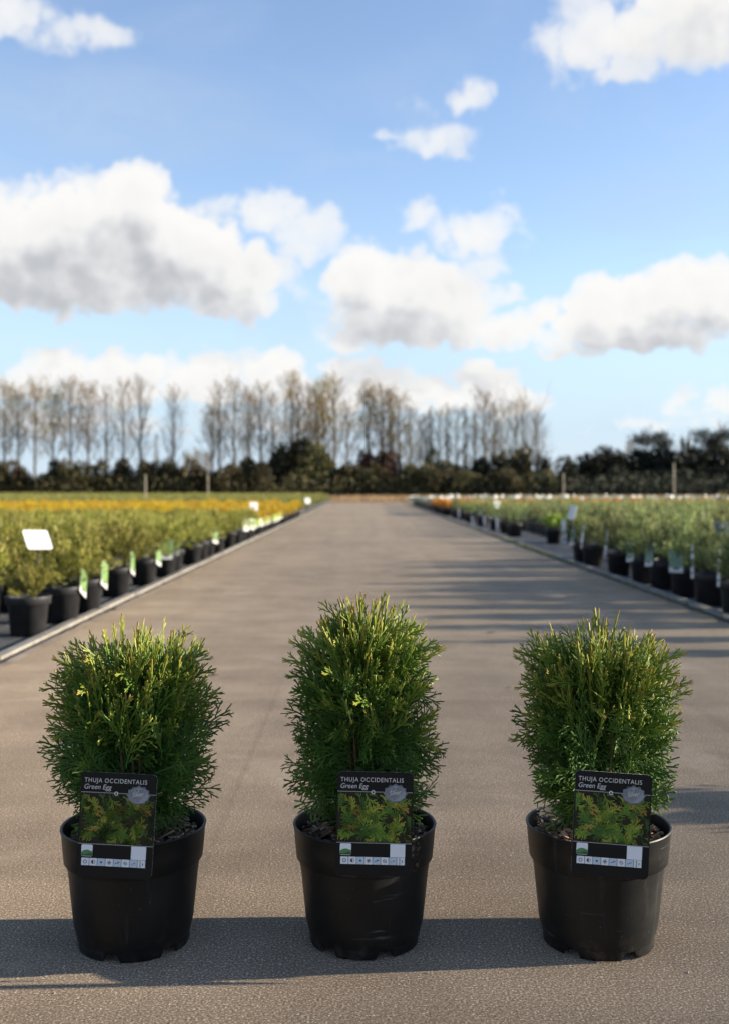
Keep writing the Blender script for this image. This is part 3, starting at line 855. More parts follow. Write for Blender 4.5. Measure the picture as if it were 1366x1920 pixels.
# left bed, front row along the kerb (distance of each pot read from the photograph)
LX = -1.818
left_row = [(5.93, .58), (6.50, .95), (7.02, 1.05), (8.05, 1.08), (9.0, 1.0), (9.85, .95), (10.4, .98), (11.4, .98), (12.0, .96), (12.6, .95), (13.3, .95), (14.6, .9), (15.6, .88), (16.2, .84), (16.8, .82)]
LPOTS = []
for i, (d, sc) in enumerate(left_row):
    LPOTS.append(plant('olive', LX + rp.uniform(-.02, .02), d, 'olive-green conifer in a black pot, %s from the camera in the left kerb row' % ORD[i], 'olive conifers along the left kerb', sc))
for (x, y) in grid(LX, -1, 6.05, 17.2, .47, .5):
    near = y < 8; nx, ny = ROWCOL[(x, y)]
    lab = 'olive conifer, %s row from the left kerb, %s from the camera' % (ORD[nx - 1], ORD[ny - 1]) if nx < 7 and ny < 20 else 'olive-green conifer packed deep in the mass of the near left bed'
    plant('olive', x, y, lab, 'olive conifers filling the near left bed', rp.uniform(.98, 1.08) * (1 - .2 * min(1, max(0, (y - 8) / 7))), near)
gold_row = []
d = 17.6; i = 0
while d < 30:
    lab = 'golden yellow conifer in a black pot, %s of the golden ones along the left kerb' % ORD[i]
    gold_row.append(plant('gold', LX + rp.uniform(-.03, .03), d, lab, 'golden conifers along the left kerb', rp.uniform(.74, .82))); d += rp.uniform(.62, .8); i += 1
gp = grid(LX, -1, 17.7, 30.3, .52, .56)
for (x, y) in gp[:280]: plant('gold', x, y, 'golden yellow conifer in the yellow band across the left bed', 'golden conifers filling the yellow band', rp.uniform(.76, .86), False)
if gp[280:]: masses('golden_planting', 'gold', gp[280:], 'yellow')
far_row = [30.8 + .75 * k for k in range(34)]
for k, y in enumerate(far_row): plant('far', LX, y, 'green conifer in the far stretch of the left kerb row beyond the golden ones', 'green conifers far along the left kerb', .78, False)
fp = grid(LX, -1, 31, 58, .6, .62)
for (x, y) in fp[:240]: plant('far', x, y, 'green conifer in the green band behind the golden plants', 'green conifers behind the golden band', rp.uniform(.74, .84), False)
masses('green_planting', 'far', fp[240:] + grid(-2.5, -1, 58.6, 90, .9, .95), 'fargreen')

# right bed
RX = 2.375
right_row = [(6.28, 1.0), (6.83, 1.0), (7.44, .95), (8.02, 1.02), (8.62, 1.08), (9.15, 1.02), (10.0, 1.0), (11.15, .85), (11.8, 1.0)]
RPOTS = []
for i, (d, sc) in enumerate(right_row):
    RPOTS.append(plant('blue', RX + rp.uniform(-.02, .02), d, 'blue-green juniper in a black pot, %s from the camera in the right kerb row' % ORD[i], 'blue-green junipers along the right kerb', sc))
for i, (x, y) in enumerate([(2.35, 2.80), (2.40, 5.28), (2.42, 5.75)]):
    plant('lime' if i == 0 else 'blue', x, y, 'potted plant on the right bed ahead of the kerb row, %s from the camera' % ORD[i], 'plants of the right bed beside the camera', (1.15, .7, .9)[i])
for i, (x, y) in enumerate([(2.76, 15.7), (3.06, 15.85), (3.0, 12.1)]):
    plant('lime', x, y, ('small lime green shrub in a black pot set back from the mossy kerb', 'lime green shrub in a pot right of the long white stake label', 'lime green shrub low between the near blue-green junipers')[i], None, 1.0)
for (x, y) in grid(RX, 1, 6.4, 15.0, .47, .5):
    if y > 12.2 and x < 3.3: continue
    nx, ny = ROWCOL[(x, y)]
    lab = 'bluish juniper, %s row from the right kerb, %s from the camera' % (ORD[nx - 1], ORD[ny - 1]) if nx < 6 and ny < 19 else 'feathery blue-green juniper packed deep in the mass of the near right bed'
    plant('blue', x, y, lab, 'blue-green junipers filling the near right bed', rp.uniform(1.0, 1.14) * (1 - .2 * min(1, max(0, (y - 8) / 8))), y < 8)
for (x, y) in grid(2.3, 1, 15.0, 17.0, .5, .55): 
    if x > 3.4: plant('blue', x, y, 'feathery blue-green juniper packed in the mass of the near right bed', 'blue-green junipers filling the near right bed', rp.uniform(.82, .9), False)
rows2 = [17.9, 18.35, 19.2, 20.6, 22.6, 23.4, 25.2, 26.2, 27.4, 28.8, 30.0]
for i, y in enumerate(rows2): plant('bluefar', 2.52 + rp.uniform(-.04, .06), y, 'blue-green juniper beyond the mossy kerb gap, %s along the right kerb' % ORD[i], 'blue-green junipers beyond the kerb gap', .78)
deep = grid(2.5, 1, 17.4, 30.8, .56, .6)
masses('juniper_planting', 'bluefar', deep[100:], 'blue')
for (x, y) in deep[:100]: plant('bluefar', x, y, 'blue-green juniper in the deep middle of the right bed', 'blue-green junipers in the deep right bed', rp.uniform(.9, 1.0) * (.84 - .2 * (y - 17) / 14), False)
g = grid(2.45, 1, 31.4, 36.2, .55, .6, False)
for (x, y) in g:
    if x > 3.5 and rp.random() < .45: plant('bluefar', x, y, 'blue-green juniper standing among the orange shrubs of the right bed', 'blue-green junipers among the orange shrubs', .72, False); continue
    plant('orange', x, y, 'small orange leaved shrub in the orange band across the right bed', 'orange shrubs across the right bed', 1.25, x < 5)
g = grid(2.4, 1, 37, 56.5, .8, .95, False)
for (x, y) in g[:240]: plant('silver', x, y, 'silvery shrub in the far right bed before the dry field', 'silvery shrubs in the far right bed', 1.15, False)
if g[240:]: masses('silver_planting', 'silver', g[240:], 'silver')

# ------------------------------------------------------------------ labels, signs and poles in the beds


def card_mesh(w, h, pic, bend=.0):
    """small hang label: white card with a picture above and a white foot; front is -Y"""
    b = MB(); t = .0012
    b.box((0, 0, h / 2), (w / 2, t / 2, h / 2), mi=0)
    b.box((0, -t, h * .60), (w / 2 * .97, t / 4, h * .385), mi=1)
    b.box((0, -t, h * .17), (w * .22, t / 4, h * .045), mi=2)
    return b.mesh('hang_card', [M['tagpaper'], pic, M['ink']])


CARD = {k: card_mesh(.115, .17, M[m]) for k, m in (('green', 'taggreen'), ('lime', 'taglime'), ('teal', 'tagteal'))}
CARD['blank'] = card_mesh(.07, .16, M['white'])
CARD['blank'].materials[0] = M['white']
CARD['strip'] = card_mesh(.045, .24, M['white'])


def hang(kind, root, az, roll, label, group, z=.16, lean=.12, r=.131, s=1.0):
    """plant label hooked on a pot rim at compass angle az (degrees, 0 = towards +X)"""
    a = R(az); c = Vector((root.location.x + r * math.cos(a), root.location.y + r * math.sin(a), z))
    o = link('plant_label', CARD[kind], None, c, None, s)
    o.rotation_euler = Euler((-lean, roll, a + R(90)), 'XYZ')
    return tag(o, label, 'plant label', group)


for k, (i, az, roll) in enumerate([(1, -6, .5), (2, -8, .42), (4, -10, .3), (3, -4, .36), (5, -72, .05), (6, -76, .04), (9, -25, .2), (13, -40, .0), (14, -35, .1)]):
    hang('green', LPOTS[i], az, roll, 'green and white plant label on the %s olive conifer pot of the left kerb row' % ORD[i], 'plant labels on the left kerb row')
for k, root in enumerate(gold_row[:9]):
    hang('lime', root, -24 + rp.uniform(-12, 12), rp.uniform(-.05, .2), 'lime and white plant label on the %s golden conifer pot along the left kerb' % ORD[k], 'plant labels on the golden conifers', s=.78)
for k, (i, az, kd, roll) in enumerate([(1, 185, 'strip', -.2), (2, 190, 'strip', -.22), (3, 222, 'teal', -.03), (4, 196, 'teal', -.12), (5, 194, 'teal', -.15), (6, 188, 'strip', -.05), (7, 190, 'strip', 0), (8, 198, 'teal', -.12)]):
    hang(kd, RPOTS[i], az, roll, ('white edge-on plant label' if kd == 'strip' else 'blue-green plant label') + ' on the %s juniper pot of the right kerb row' % ORD[i], 'plant labels on the right kerb row', z=.18, s=1.0)
for k, (x, y, s) in enumerate([(2.90, 15.6, 1.5), (2.34, 18.9, .9), (2.33, 20.8, .9), (2.31, 22.9, .9), (2.33, 26.3, 1.0), (2.5, 31.5, 1.3), (2.66, 24.5, 1.2)]):
    o = link('stake_label', CARD['strip'], None, (x, y, .0 if k in (0, 3) else .06), (-.1, -.08, -.4), s)
    tag(o, 'white stake label beside a pot of the far right kerb row, %s from the camera' % ORD[k], 'plant label', 'white stake labels along the right kerb')
# white labels catching the sun at the back of the right bed
rw = random.Random(5)
for k in range(150):
    y = rw.uniform(38, 55); x = rw.uniform(2.4, .36 * y)
    s = rw.uniform(.6, 1.15)
    o = link('bed_label', CARD['blank'], None, (x, y, rw.uniform(.27, .36)), (rw.uniform(-.5, .1), rw.uniform(-.3, .3), rw.uniform(.2, 1.1)), (s * 1.3, s, s))
    tag(o, 'white label glinting above the silvery plants of the far right bed', 'plant label', 'white labels glinting in the far right bed')


def sign(px, py, dist, w, h, rz, tilt, roll, label, face='white', lean=.0):
    x = (px - CX) * dist / F_PX; z = CAM_H + (HY - py) * dist / F_PX
    root = tag(link('bed_sign', None, loc=(x - lean, dist, 0)), label, 'sign')
    st = MB(); st.tube([(0, 0, -.004), (lean, 0, z - h * .42)], [.006, .006], 6); link('stake', st.mesh('stake', M['stake']), root)
    b = MB(); t = .0025; pts = [(-w/2, -h/2), (w/2, -h/2), (w/2, h/2), (-w/2, h/2)]
    bev = .008; out = []
    for (a, c), (sx, sz) in zip(pts, ((1, 1), (-1, 1), (-1, -1), (1, -1))): out += [(a + sx * bev * (0 if (sx * sz > 0) else 1), c + sz * bev * (1 if (sx * sz > 0) else 0)), (a + sx * bev * (1 if (sx * sz > 0) else 0), c + sz * bev * (0 if (sx * sz > 0) else 1))]
    n = len(out); b.add([(a, -t, c) for a, c in out] + [(a, t, c) for a, c in out], [tuple(range(n)), tuple(range(n, 2 * n))[::-1]] + [(k, (k + 1) % n, n + (k + 1) % n, n + k) for k in range(n)])
    link('board', b.mesh('board', M[face]), root, (lean, -.012, z), (tilt, roll, rz))


sign(72, 1012, 5.95, .146, .128, R(43), R(-38), R(2), 'white blank sign on a dark stake in the nearest left pot', lean=.025)
sign(476, 950, 18.2, .145, .15, R(25), R(-15), R(6), 'small white sign above the first golden conifers on the left', lean=.02)
sign(577, 939, 31.0, .16, .16, R(28), R(-12), 0, 'white sign standing far along the left kerb')
sign(1071, 961, 11.4, .075, .15, R(-38), R(-10), R(12), 'pale narrow sign leaning on a wooden stake over the right kerb row', lean=-.05)
sign(930, 946, 24.0, .15, .17, R(20), R(-12), R(20), 'white tilted sign before the orange shrubs on the right', lean=.03)
sign(1352, 991, 8.4, .13, .11, R(-25), R(0), 0, 'grey sign back seen at the right edge among junipers', 'greyboard')


def pole(px, top_py, dist, label, r=.045):
    h = CAM_H + (HY - top_py) * dist / F_PX
    b = MB(); b.tube([(0, 0, -.1), (.01, 0, h * .5), (0, .01, h - .03), (0, .01, h)], [r, r * .95, r * .9, r * .55], 8)
    tag(link('wooden_pole', b.mesh('wooden_pole', M['wood'], True), loc=((px - CX) * dist / F_PX, dist, 0)), label, 'pole', 'wooden poles in the field')


pole(273, 889, 40, 'thin wooden pole leaning out of the yellow band on the left', .026)
pole(390, 889, 62, 'thin wooden pole beyond the yellow band, nearer the road', .036)
pole(1055, 886, 60, 'thin wooden pole behind the right bed, nearer the road', .036)
pole(1262, 868, 60, 'tall thin wooden pole behind the right bed, farther right', .042)
# weeds along the right kerb
n = 2600
rng = np.random.default_rng(9)
yy = np.concatenate([rng.normal(14.2, 1.5, n - 900), rng.uniform(6.5, 30, 900)]); cl = np.round(yy * 3) / 3 + rng.normal(scale=.05, size=n)
P = np.stack([2.192 + rng.normal(scale=.022, size=n), cl, np.full(n, .0)], 1)
V, Q, T = blades(P, rng.normal(scale=.7, size=(n, 3)) + (0, 0, .8), rng.uniform(.015, .045, n), rng.uniform(.005, .012, n), rng.random(n), rng)
tag(link('kerb_weeds', np_mesh('kerb_weeds', V, Q, T, M['moss'])), kind='stuff')

# ------------------------------------------------------------------ the three thujas in front


def spray(seed, L, fan, ang, tint0, tint1, tiptint, sub=True, step=.0088, curl=.0):
    """one flat scale-leaved spray along +X, branching in the XY plane"""
    rg = random.Random(seed); b = MB(); N_ = Vector((0, 0, 1))
    def line(p, a, ln, n, w0, w1, ta, tb, bend):
        pts = [p]; dz = rg.uniform(-.12, .12)
        for i in range(n):
            a += bend / n
            p = p + Vector((math.cos(a), math.sin(a), dz)) * (ln / n); pts.append(p)
        b.flat(pts, [w0 + (w1 - w0) * i / n for i in range(n)] + [w1 * .75], N_, .62, [ta + (tb - ta) * (i / n) ** 1.4 for i in range(n + 1)])
        return pts
    n = max(6, int(L / step))
    main = [Vector((0, 0, 0))]; a = 0.0; angs = [0.0]; cv = rg.uniform(-.25, .25) + curl
    for i in range(n):
        a += cv / n + rg.uniform(-.05, .05); angs.append(a)
        main.append(main[-1] + Vector((math.cos(a), math.sin(a), rg.uniform(-.04, .04))) * (L / n))
    tt = [tint0 + (tint1 - tint0) * (i / n) for i in range(n)] + [tiptint]
    b.flat(main, [.0031 - .0003 * i / n for i in range(n)] + [.0024], N_, .8, tt)
    side = 1
    for i in range(1, n):
        t = i / n; side = -side
        if rg.random() < .08: continue
        prof = (math.sin(math.pi * min(1, t * .8 + .16))) ** .8 * (1 - .35 * t)
        lb = fan * L * prof * rg.uniform(.7, 1.15)
        if lb < .006: lb = .006
        aa = angs[i] + side * R(ang + rg.uniform(-7, 7))
        tb = tint0 + (tint1 - tint0) * min(1, t * .6 + .45)
        tip = min(1, tb + (tiptint - tint1) * rg.uniform(.2, 1.0)) if rg.random() < .6 else tb
        pts = line(main[i], aa, lb, 3 if lb > .02 else 2, .0024, .0024, tt[i], tip, -side * R(rg.uniform(5, 28)))
        if sub and lb > .012:
            m = int(lb / .0070); s2 = side
            for j in range(1, m):
                u = j / m; s2 = -s2
                f = u * (len(pts) - 1); k = min(int(f), len(pts) - 2); q = pts[k].lerp(pts[k + 1], f - k)
                l2 = (.0045 + .36 * lb * (1 - u)) * rg.uniform(.7, 1.1)
                line(q, aa + s2 * R(42), l2, 1 if l2 < .009 else 2, .0022, .0023, tb * .95, min(1, tip * rg.uniform(.9, 1.1)), -s2 * R(12))
    return b


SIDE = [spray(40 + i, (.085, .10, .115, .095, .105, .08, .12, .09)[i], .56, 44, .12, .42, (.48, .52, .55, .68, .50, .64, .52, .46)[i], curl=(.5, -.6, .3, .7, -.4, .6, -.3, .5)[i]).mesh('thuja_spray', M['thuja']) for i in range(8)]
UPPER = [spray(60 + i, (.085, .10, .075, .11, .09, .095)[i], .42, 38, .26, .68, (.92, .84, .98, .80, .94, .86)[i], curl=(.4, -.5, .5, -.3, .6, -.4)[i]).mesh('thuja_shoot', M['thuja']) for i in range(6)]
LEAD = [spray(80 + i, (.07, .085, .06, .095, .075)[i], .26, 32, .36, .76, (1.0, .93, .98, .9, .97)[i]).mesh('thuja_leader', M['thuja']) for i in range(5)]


def pot_front():
    """round nursery pot with a deep rim band and drainage cut-outs round the foot"""
    b = MB(); n = 96
    H = .205
    prof = [(.0962, 0), (.0970, .003), (.0982, .022), (.0998, .05), (.1025, .09), (.1058, .142), (.1060, .1445), (.1185, .1452), (.1203, .1475), (.1230, .175), (.1248, .199), (.1262, .2015), (.1268, .2040), (.1258, .2058), (.1240, .2058), (.1222, .2040), (.1205, .185), (.119, .17), (.112, .12), (.104, .04), (.098, .016), (0, .014)]
    o = []
    for i, (r, z) in enumerate(prof):
        for k in range(n):
            t = 2 * math.pi * k / n
            zz = z
            ph = (math.degrees(t) + 6) % 60
            if i == 0 and ph < 15: zz = .0125
            if i == 1 and ph < 15: zz = .0135
            o.append((r * math.cos(t), r * math.sin(t), zz))
    fs = [(i * n + k, i * n + (k + 1) % n, (i + 1) * n + (k + 1) % n, (i + 1) * n + k) for i in range(len(prof) - 2) for k in range(n)]
    m = len(prof) - 2
    o = o[:(m + 1) * n]; o.append((0, 0, .014)); fs += [(m * n + k, m * n + (k + 1) % n, len(o) - 1) for k in range(n)]
    b.add(o, fs)
    me = b.mesh('thuja_pot', M['pot'])
    me.polygons.foreach_set('use_smooth', [True] * len(me.polygons))
    return me


FPOT = pot_front()
try:
    FPOT.set_sharp_from_angle(angle=R(38))
except Exception: pass
sb = MB(); sb.lathe([(.1195, .178), (.09, .184), (.05, .188), (0, .19)], 40)
SOIL = sb.mesh('soil', M['soil'])


def mulch(seed, n=560):
    rg = random.Random(seed); b = MB()
    for _ in range(n):
        r = .117 * math.sqrt(rg.random()); t = rg.uniform(0, 6.283)
        ln = rg.uniform(.004, .018) if rg.random() < .82 else rg.uniform(.018, .034)
        if r + ln > .117: r = max(0, .115 - ln)
        rot = Euler((rg.uniform(-.5, .5), rg.uniform(-.6, .6), rg.uniform(0, 6.28))).to_matrix()
        b.box((r * math.cos(t), r * math.sin(t), .187 - .05 * max(0, r - .06) + rg.uniform(0, .010)), (ln / 2, rg.uniform(.001, .0042), rg.uniform(.0005, .0016)), rot, rg.random() ** (.8 if seed == 3 else 1.5))
    return b.mesh('bark_mulch', M['bark'])


def envelope(prof, t):
    f = max(0, min(.9999, t)) * (len(prof) - 1); i = int(f)
    return prof[i] + (prof[i + 1] - prof[i]) * (f - i)


def orient(d, nrm):
    x = d.normalized(); z = (nrm - x * nrm.dot(x)).normalized(); y = z.cross(x)
    return Matrix((x, y, z)).transposed().to_4x4()


def thuja(x, y, seed, prof, zb, zt, label, rot, lx):
    rg = random.Random(seed)
    root = tag(link('potted_thuja', None, loc=(x, y, .002), rot=(0, 0, rot)), label, 'potted plant', 'potted thujas standing on the road')
    link('pot', FPOT, root)
    link('soil', SOIL, root)
    tag(link('bark_mulch', mulch(seed), root), kind='stuff')
    Z0 = .185
    inv = rot
    # woody stems
    st = MB(); bases = []
    for k in range(16):
        a = k * 2.4; r = rg.uniform(.004, .022); rr = rg.uniform(.12, .45)
        zt_ = rg.uniform(.45, .72); tp = Vector((math.cos(a), math.sin(a), 0)) * envelope(prof, zt_) * rr
        tp.z = zb + (zt - zb) * zt_
        p0 = Vector((math.cos(a) * r, math.sin(a) * r, Z0 - .01)); pts = bez(p0, Vector((tp.x * .75, tp.y * .75, Z0 + (tp.z - Z0) * .35)), tp, 5)
        st.tube(pts, [.0042, .0036, .003, .0025, .002, .0013], 5); bases.append(pts)
    link('stem', st.mesh('stem', M['twig'], True), root)
    # sprays
    def put(me, tip, d, nrm, ln_scale, name='leaf_spray'):
        L = max(v.co.x for v in me.vertices) if me.name not in LEN else LEN[me.name]; LEN[me.name] = L
        mw = orient(d, nrm); mw = Matrix.Translation(tip - d.normalized() * L * ln_scale) @ mw @ Matrix.Diagonal((ln_scale, ln_scale, ln_scale, 1))
        return mw
    inner = []
    def side(t, a, frac, ln, outer):
        r = envelope(prof, t) * frac; z = zb + (zt - zb) * t
        rad = Vector((math.cos(a), math.sin(a), 0)); tip = rad * r; tip.z = z
        up = .05 + 1.15 * t * t + rg.uniform(-.45, .45)
        if t < .15: up -= .25
        d = rad + Vector((0, 0, up)) + Vector((rg.uniform(-.45, .45), rg.uniform(-.45, .45), 0))
        tan = Vector((-math.sin(a), math.cos(a), 0)); nrm = tan + Vector((rg.uniform(-.9, .9), rg.uniform(-.9, .9), rg.uniform(-.6, .6)))
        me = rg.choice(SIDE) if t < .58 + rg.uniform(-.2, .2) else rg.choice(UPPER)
        mw = put(me, tip, d, nrm, ln)
        tw = Matrix.Rotation(rot, 3, 'Z') @ tip
        if tw.y < -.075 and abs(tw.x - lx) < .088 and tw.z < .375: return      # pushed aside by the label
        if outer: link('leaf_spray', me, root, mw=mw)
        else: inner.append((me, mw))
    for k in range(170):       # the sprays that make the outline
        t = ((k + .5) / 170) * .97; a = k * 2.399963 + rg.uniform(-.25, .25)
        side(t, a, rg.uniform(.86, 1.06), rg.uniform(.85, 1.15), True)
    for k in range(400):       # sprays filling the body
        t = rg.random() ** .9 * .96; a = rg.uniform(0, 6.28)
        side(t, a, rg.uniform(.42, .93), rg.uniform(.8, 1.1), False)
    def top(outer):
        u = math.sqrt(rg.random()); a = rg.uniform(0, 6.28); r = u * prof[-1] * 1.02
        z = zt - .10 * u ** 2.5 * .55 + (rg.uniform(-.055, .022) if rg.random() < .82 else rg.uniform(.01, .034))
        tip = Vector((math.cos(a) * r, math.sin(a) * r, z))
        d = Vector((math.cos(a) * u * .42 + rg.uniform(-.14, .14), math.sin(a) * u * .42 + rg.uniform(-.14, .14), 1))
        nrm = Vector((rg.uniform(-1, 1), rg.uniform(-1, 1), .1))
        me = rg.choice(LEAD) if outer or rg.random() < .55 else rg.choice(UPPER)
        mw = put(me, tip, d, nrm, rg.uniform(.95, 1.35))
        if outer: link('leaf_spray', me, root, mw=mw)
        else:
            mw = Matrix.Translation((0, 0, -.035)) @ mw
            inner.append((me, mw))
    for k in range(105): top(True)
    for k in range(80): top(False)
    Vs, Fs, Ts, o = [], [], [], 0
    for me, mw in inner:
        if me.name not in CACHE:
            co = np.zeros(len(me.vertices) * 3, np.float32); me.vertices.foreach_get('co', co)
            lp = np.zeros(len(me.loops), np.int32); me.loops.foreach_get('vertex_index', lp)
            tn = np.zeros(len(me.vertices), np.float32); me.attributes['tint'].data.foreach_get('value', tn)
            CACHE[me.name] = (co.reshape(-1, 3), lp.reshape(-1, 4), tn)
        co, q, tn = CACHE[me.name]; m3 = np.array(mw)
        Vs.append(co @ m3[:3, :3].T + m3[:3, 3]); Fs.append(q + o); Ts.append(tn * rg.uniform(.75, 1.05)); o += len(co)
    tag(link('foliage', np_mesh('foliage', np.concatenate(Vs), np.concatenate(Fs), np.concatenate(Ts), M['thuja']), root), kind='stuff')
    return root


LEN, CACHE = {}, {}
PY = 1.925                       # distance of the pot row
T_LEFT = thuja(-.404, PY - .010, 1, [.100, .134, .149, .153, .152, .150, .144, .128], .215, .546, 'potted thuja with a broad rounded crown, leftmost of the three on the road', .3, .012)
T_MID = thuja(.003, PY, 2, [.112, .136, .143, .144, .142, .138, .124, .092], .215, .590, 'potted thuja with the tallest, most pointed crown, middle of the three', 1.9, .013)
T_RIGHT = thuja(.416, PY - .005, 3, [.100, .130, .142, .146, .147, .146, .141, .126], .215, .553, 'potted thuja with a squarish sunlit crown, rightmost of the three', 4.0, .008)

# ------------------------------------------------------------------ the plant labels on the three pots


def outline(w, h, r, n=6):
    pts = []
    for cx, cz, a0 in ((w/2 - r, h - r, 0), (-w/2 + r, h - r, 90), (-w/2 + r, r, 180), (w/2 - r, r, 270)):
        for k in range(n + 1):
            a = R(a0 + 90 * k / n); pts.append((cx + r * math.cos(a), cz + r * math.sin(a)))
    return pts


def prism(b, pts, y0, y1, mi=0, side_mi=None, tint=.5):
    n = len(pts)
    b.add([(x, y0, z) for x, z in pts], [tuple(range(n))], tint, mi)
    b.add([(x, y1, z) for x, z in pts], [tuple(range(n))[::-1]], tint, mi if side_mi is None else side_mi)
    vs = [(x, y0, z) for x, z in pts] + [(x, y1, z) for x, z in pts]
    b.add(vs, [(k, n + k, n + (k + 1) % n, (k + 1) % n) for k in range(n)], tint, mi if side_mi is None else side_mi)


def rect(x0, x1, z0, z1): return [(x0, z0), (x1, z0), (x1, z1), (x0, z1)]


def disc(cx, cz, rx, rz, n=20, wav=0, k=0): return [(cx + (rx + wav * math.cos(k * a)) * math.cos(a), cz + (rz + wav * math.cos(k * a)) * math.sin(a)) for a in [2 * math.pi * i / n for i in range(n)]]


def ring(b, cx, cz, r0, r1, y, n=20):
    vs = [(cx + r * math.cos(2 * math.pi * i / n), y, cz + r * math.sin(2 * math.pi * i / n)) for r in (r0, r1) for i in range(n)]
    b.add(vs, [(i, (i + 1) % n, n + (i + 1) % n, n + i) for i in range(n)])


def text_mesh(name, body, size, m, shear=0.0, bold=0.0, space=1.0):
    c = bpy.data.curves.new(name, 'FONT'); c.body = body; c.size = size; c.shear = shear; c.offset = bold; c.space_character = space
    c.extrude = .00008; c.resolution_u = 3
    o = bpy.data.objects.new('lettering_source', c)
    me = bpy.data.meshes.new_from_object(o); bpy.data.objects.remove(o); bpy.data.curves.remove(c)
    me.materials.clear(); me.materials.append(m); me.name = name
    return me


LW, LH = .126, .170


def fit_text(me, width):
    xs = [v.co.x for v in me.vertices]; k = width / (max(xs) - min(xs)); x0 = min(xs)
    for v in me.vertices: v.co.x = (v.co.x - x0) * k
    return me


def serif(me_name, body, size, m):
    return text_mesh(me_name, body, size, m, .22, .0)


def label_parts():
    P_ = []
    b = MB(); prism(b, outline(LW, LH, .008), -.0004, .0004, 0, 1); P_.append(('board', b.mesh('label_board', [M['blackprint'], M['card']]), []))
    zt, zb_ = LH - .0335, .054      # picture top and bottom
    b = MB(); prism(b, rect(-LW/2 + .0015, LW/2 - .0012, zb_, zt), -.0007, -.00035)
    leaf = MB(); rg = random.Random(5)
    for k in range(60):
        if k < 4: cx, cz, sc, a = (-.052, .020, .64, -.1), (.0, .068, .5, 0), (-.012, .074, .6, -.7), (.05, .01, .6, 1.2); cx, cz, sc, a = [(-.060, .112, .50, .02), (-.015, .133, .46, -1.0), (.008, .132, .5, -.35), (.028, .062, .5, 1.0)][k]
        else: cx, cz, sc, a = rg.uniform(-.062, .055), rg.uniform(.055, .13), rg.uniform(.22, .42), rg.uniform(0, 6.28)
        me = rg.choice(SIDE + UPPER)
        c, s = math.cos(a), math.sin(a)
        base = rg.uniform(-.40, .12) if k > 3 else .22
        vs = [(v.co.x * 1.0, v.co.y * 1.0) for v in me.vertices]
        co = [(cx + (px * c - py * s) * sc, cz + (px * s + py * c) * sc) for px, py in vs]
        xs = [p[0] for p in co]; zs = [p[1] for p in co]
        y = -.0009 - k * .000003
        tn = [d.value for d in me.attributes['tint'].data]
        # keep only whole shoots that fall inside the picture, each widened to a print-like leaf
        for f in me.polygons:
            ii = list(f.vertices)
            if abs(f.normal.z) < .2: continue
            if not all(-LW/2 + .002 < xs[i] < LW/2 - .002 and zb_ + .0006 < zs[i] < zt - .0006 for i in ii): continue
            mx = sum(xs[i] for i in ii) / 4; mz = sum(zs[i] for i in ii) / 4
            d = Vector((co[ii[2]][0] - co[ii[1]][0], co[ii[2]][1] - co[ii[1]][1])); d = d.normalized() if d.length else Vector((1, 0))
            g = 1.9
            out = []
            for i in ii:
                e = Vector((xs[i] - mx, zs[i] - mz)); al = d * e.dot(d); out.append(Vector((mx, mz)) + al * 1.1 + (e - al) * g)
            if all(-LW/2 + .002 < q.x < LW/2 - .002 and zb_ + .0006 < q.y < zt - .0006 for q in out):
                leaf.add([(q.x, y, q.y) for q in out], [(0, 1, 2, 3)], [min(1, max(0, tn[i] * 1.15 + base)) for i in ii])
    P_.append(('picture', b.mesh('label_picture', M['brownprint']), [('leaf_print', leaf.mesh('leaf_print', M['leafprint']), (0, 0, 0), None)]))
    for z in (zt + .0006, zb_ - .0006):
        b = MB(); prism(b, rect(-LW/2 + .001, LW/2 - .001, z - .0005, z + .0005), -.0007, -.00035); P_.append(('rule', b.mesh('label_rule', M['greyline']), []))
    t = fit_text(text_mesh('title_text', 'THUJA OCCIDENTALIS', .0102, M['letters'], 0, .00002, 1.14), .1040); P_.append(('title_text', t, [], (-.0575, -.0008, LH - .0165)))
    t = fit_text(serif('name_text', 'Green Egg', .0115, M['letters']), .0455); P_.append(('name_text', t, [], (-.057, -.0008, LH - .0275)))
    b = MB(); ring(b, -.0035, zt + .0002, .0022, .0032, -.0011); P_.append(('punched_hole', b.mesh('punched_hole', M['card']), []))
    bx, bz = .0335, LH - .0345
    b = MB(); prism(b, disc(bx, bz, .0188, .0150, 72, .0011, 12), -.0016, -.0004)
    inner = MB(); prism(inner, disc(bx, bz, .0165, .0130, 40), -.0020, -.0012)
    bt = fit_text(text_mesh('badge_text', 'Silver', .0100, M['letters'], .35), .0205)
    dots = MB()
    for q in (-.0035, .0025): prism(dots, disc(bx + q, bz + .0078, .0010, .0010, 10), -.0023, -.0019)
    P_.append(('badge', b.mesh('badge', M['badgerim']), [('badge_face', inner.mesh('badge_face', M['badge']), (0, 0, 0), None), ('badge_text', bt, (bx - .0098, -.0022, bz - .0035), .16), ('badge_dots', dots.mesh('badge_dots', M['ink']), (0, 0, 0), None)]))
    lx, lz = -.0465, .0330
    b = MB(); prism(b, [(lx + x, lz + z) for x, z in outline(.0185, .0190, .002)], -.0008, -.0003)
    hl = MB(); arc = [(lx - .009, lz + .0008), (lx + .009, lz + .0008), (lx + .009, lz + .0085)] + [(lx + .009 - .018 * i / 8, lz + .0075 + .0032 * math.sin(math.pi * i / 8)) for i in range(1, 8)] + [(lx - .009, lz + .0065)]
    prism(hl, arc, -.0011, -.0007)
    hd = MB(); arc = [(lx - .009, lz + .0008), (lx + .009, lz + .0008), (lx + .009, lz + .0045)] + [(lx + .009 - .018 * i / 8, lz + .0042 + .0016 * math.sin(2 * math.pi * i / 8)) for i in range(1, 8)] + [(lx - .009, lz + .0045)]
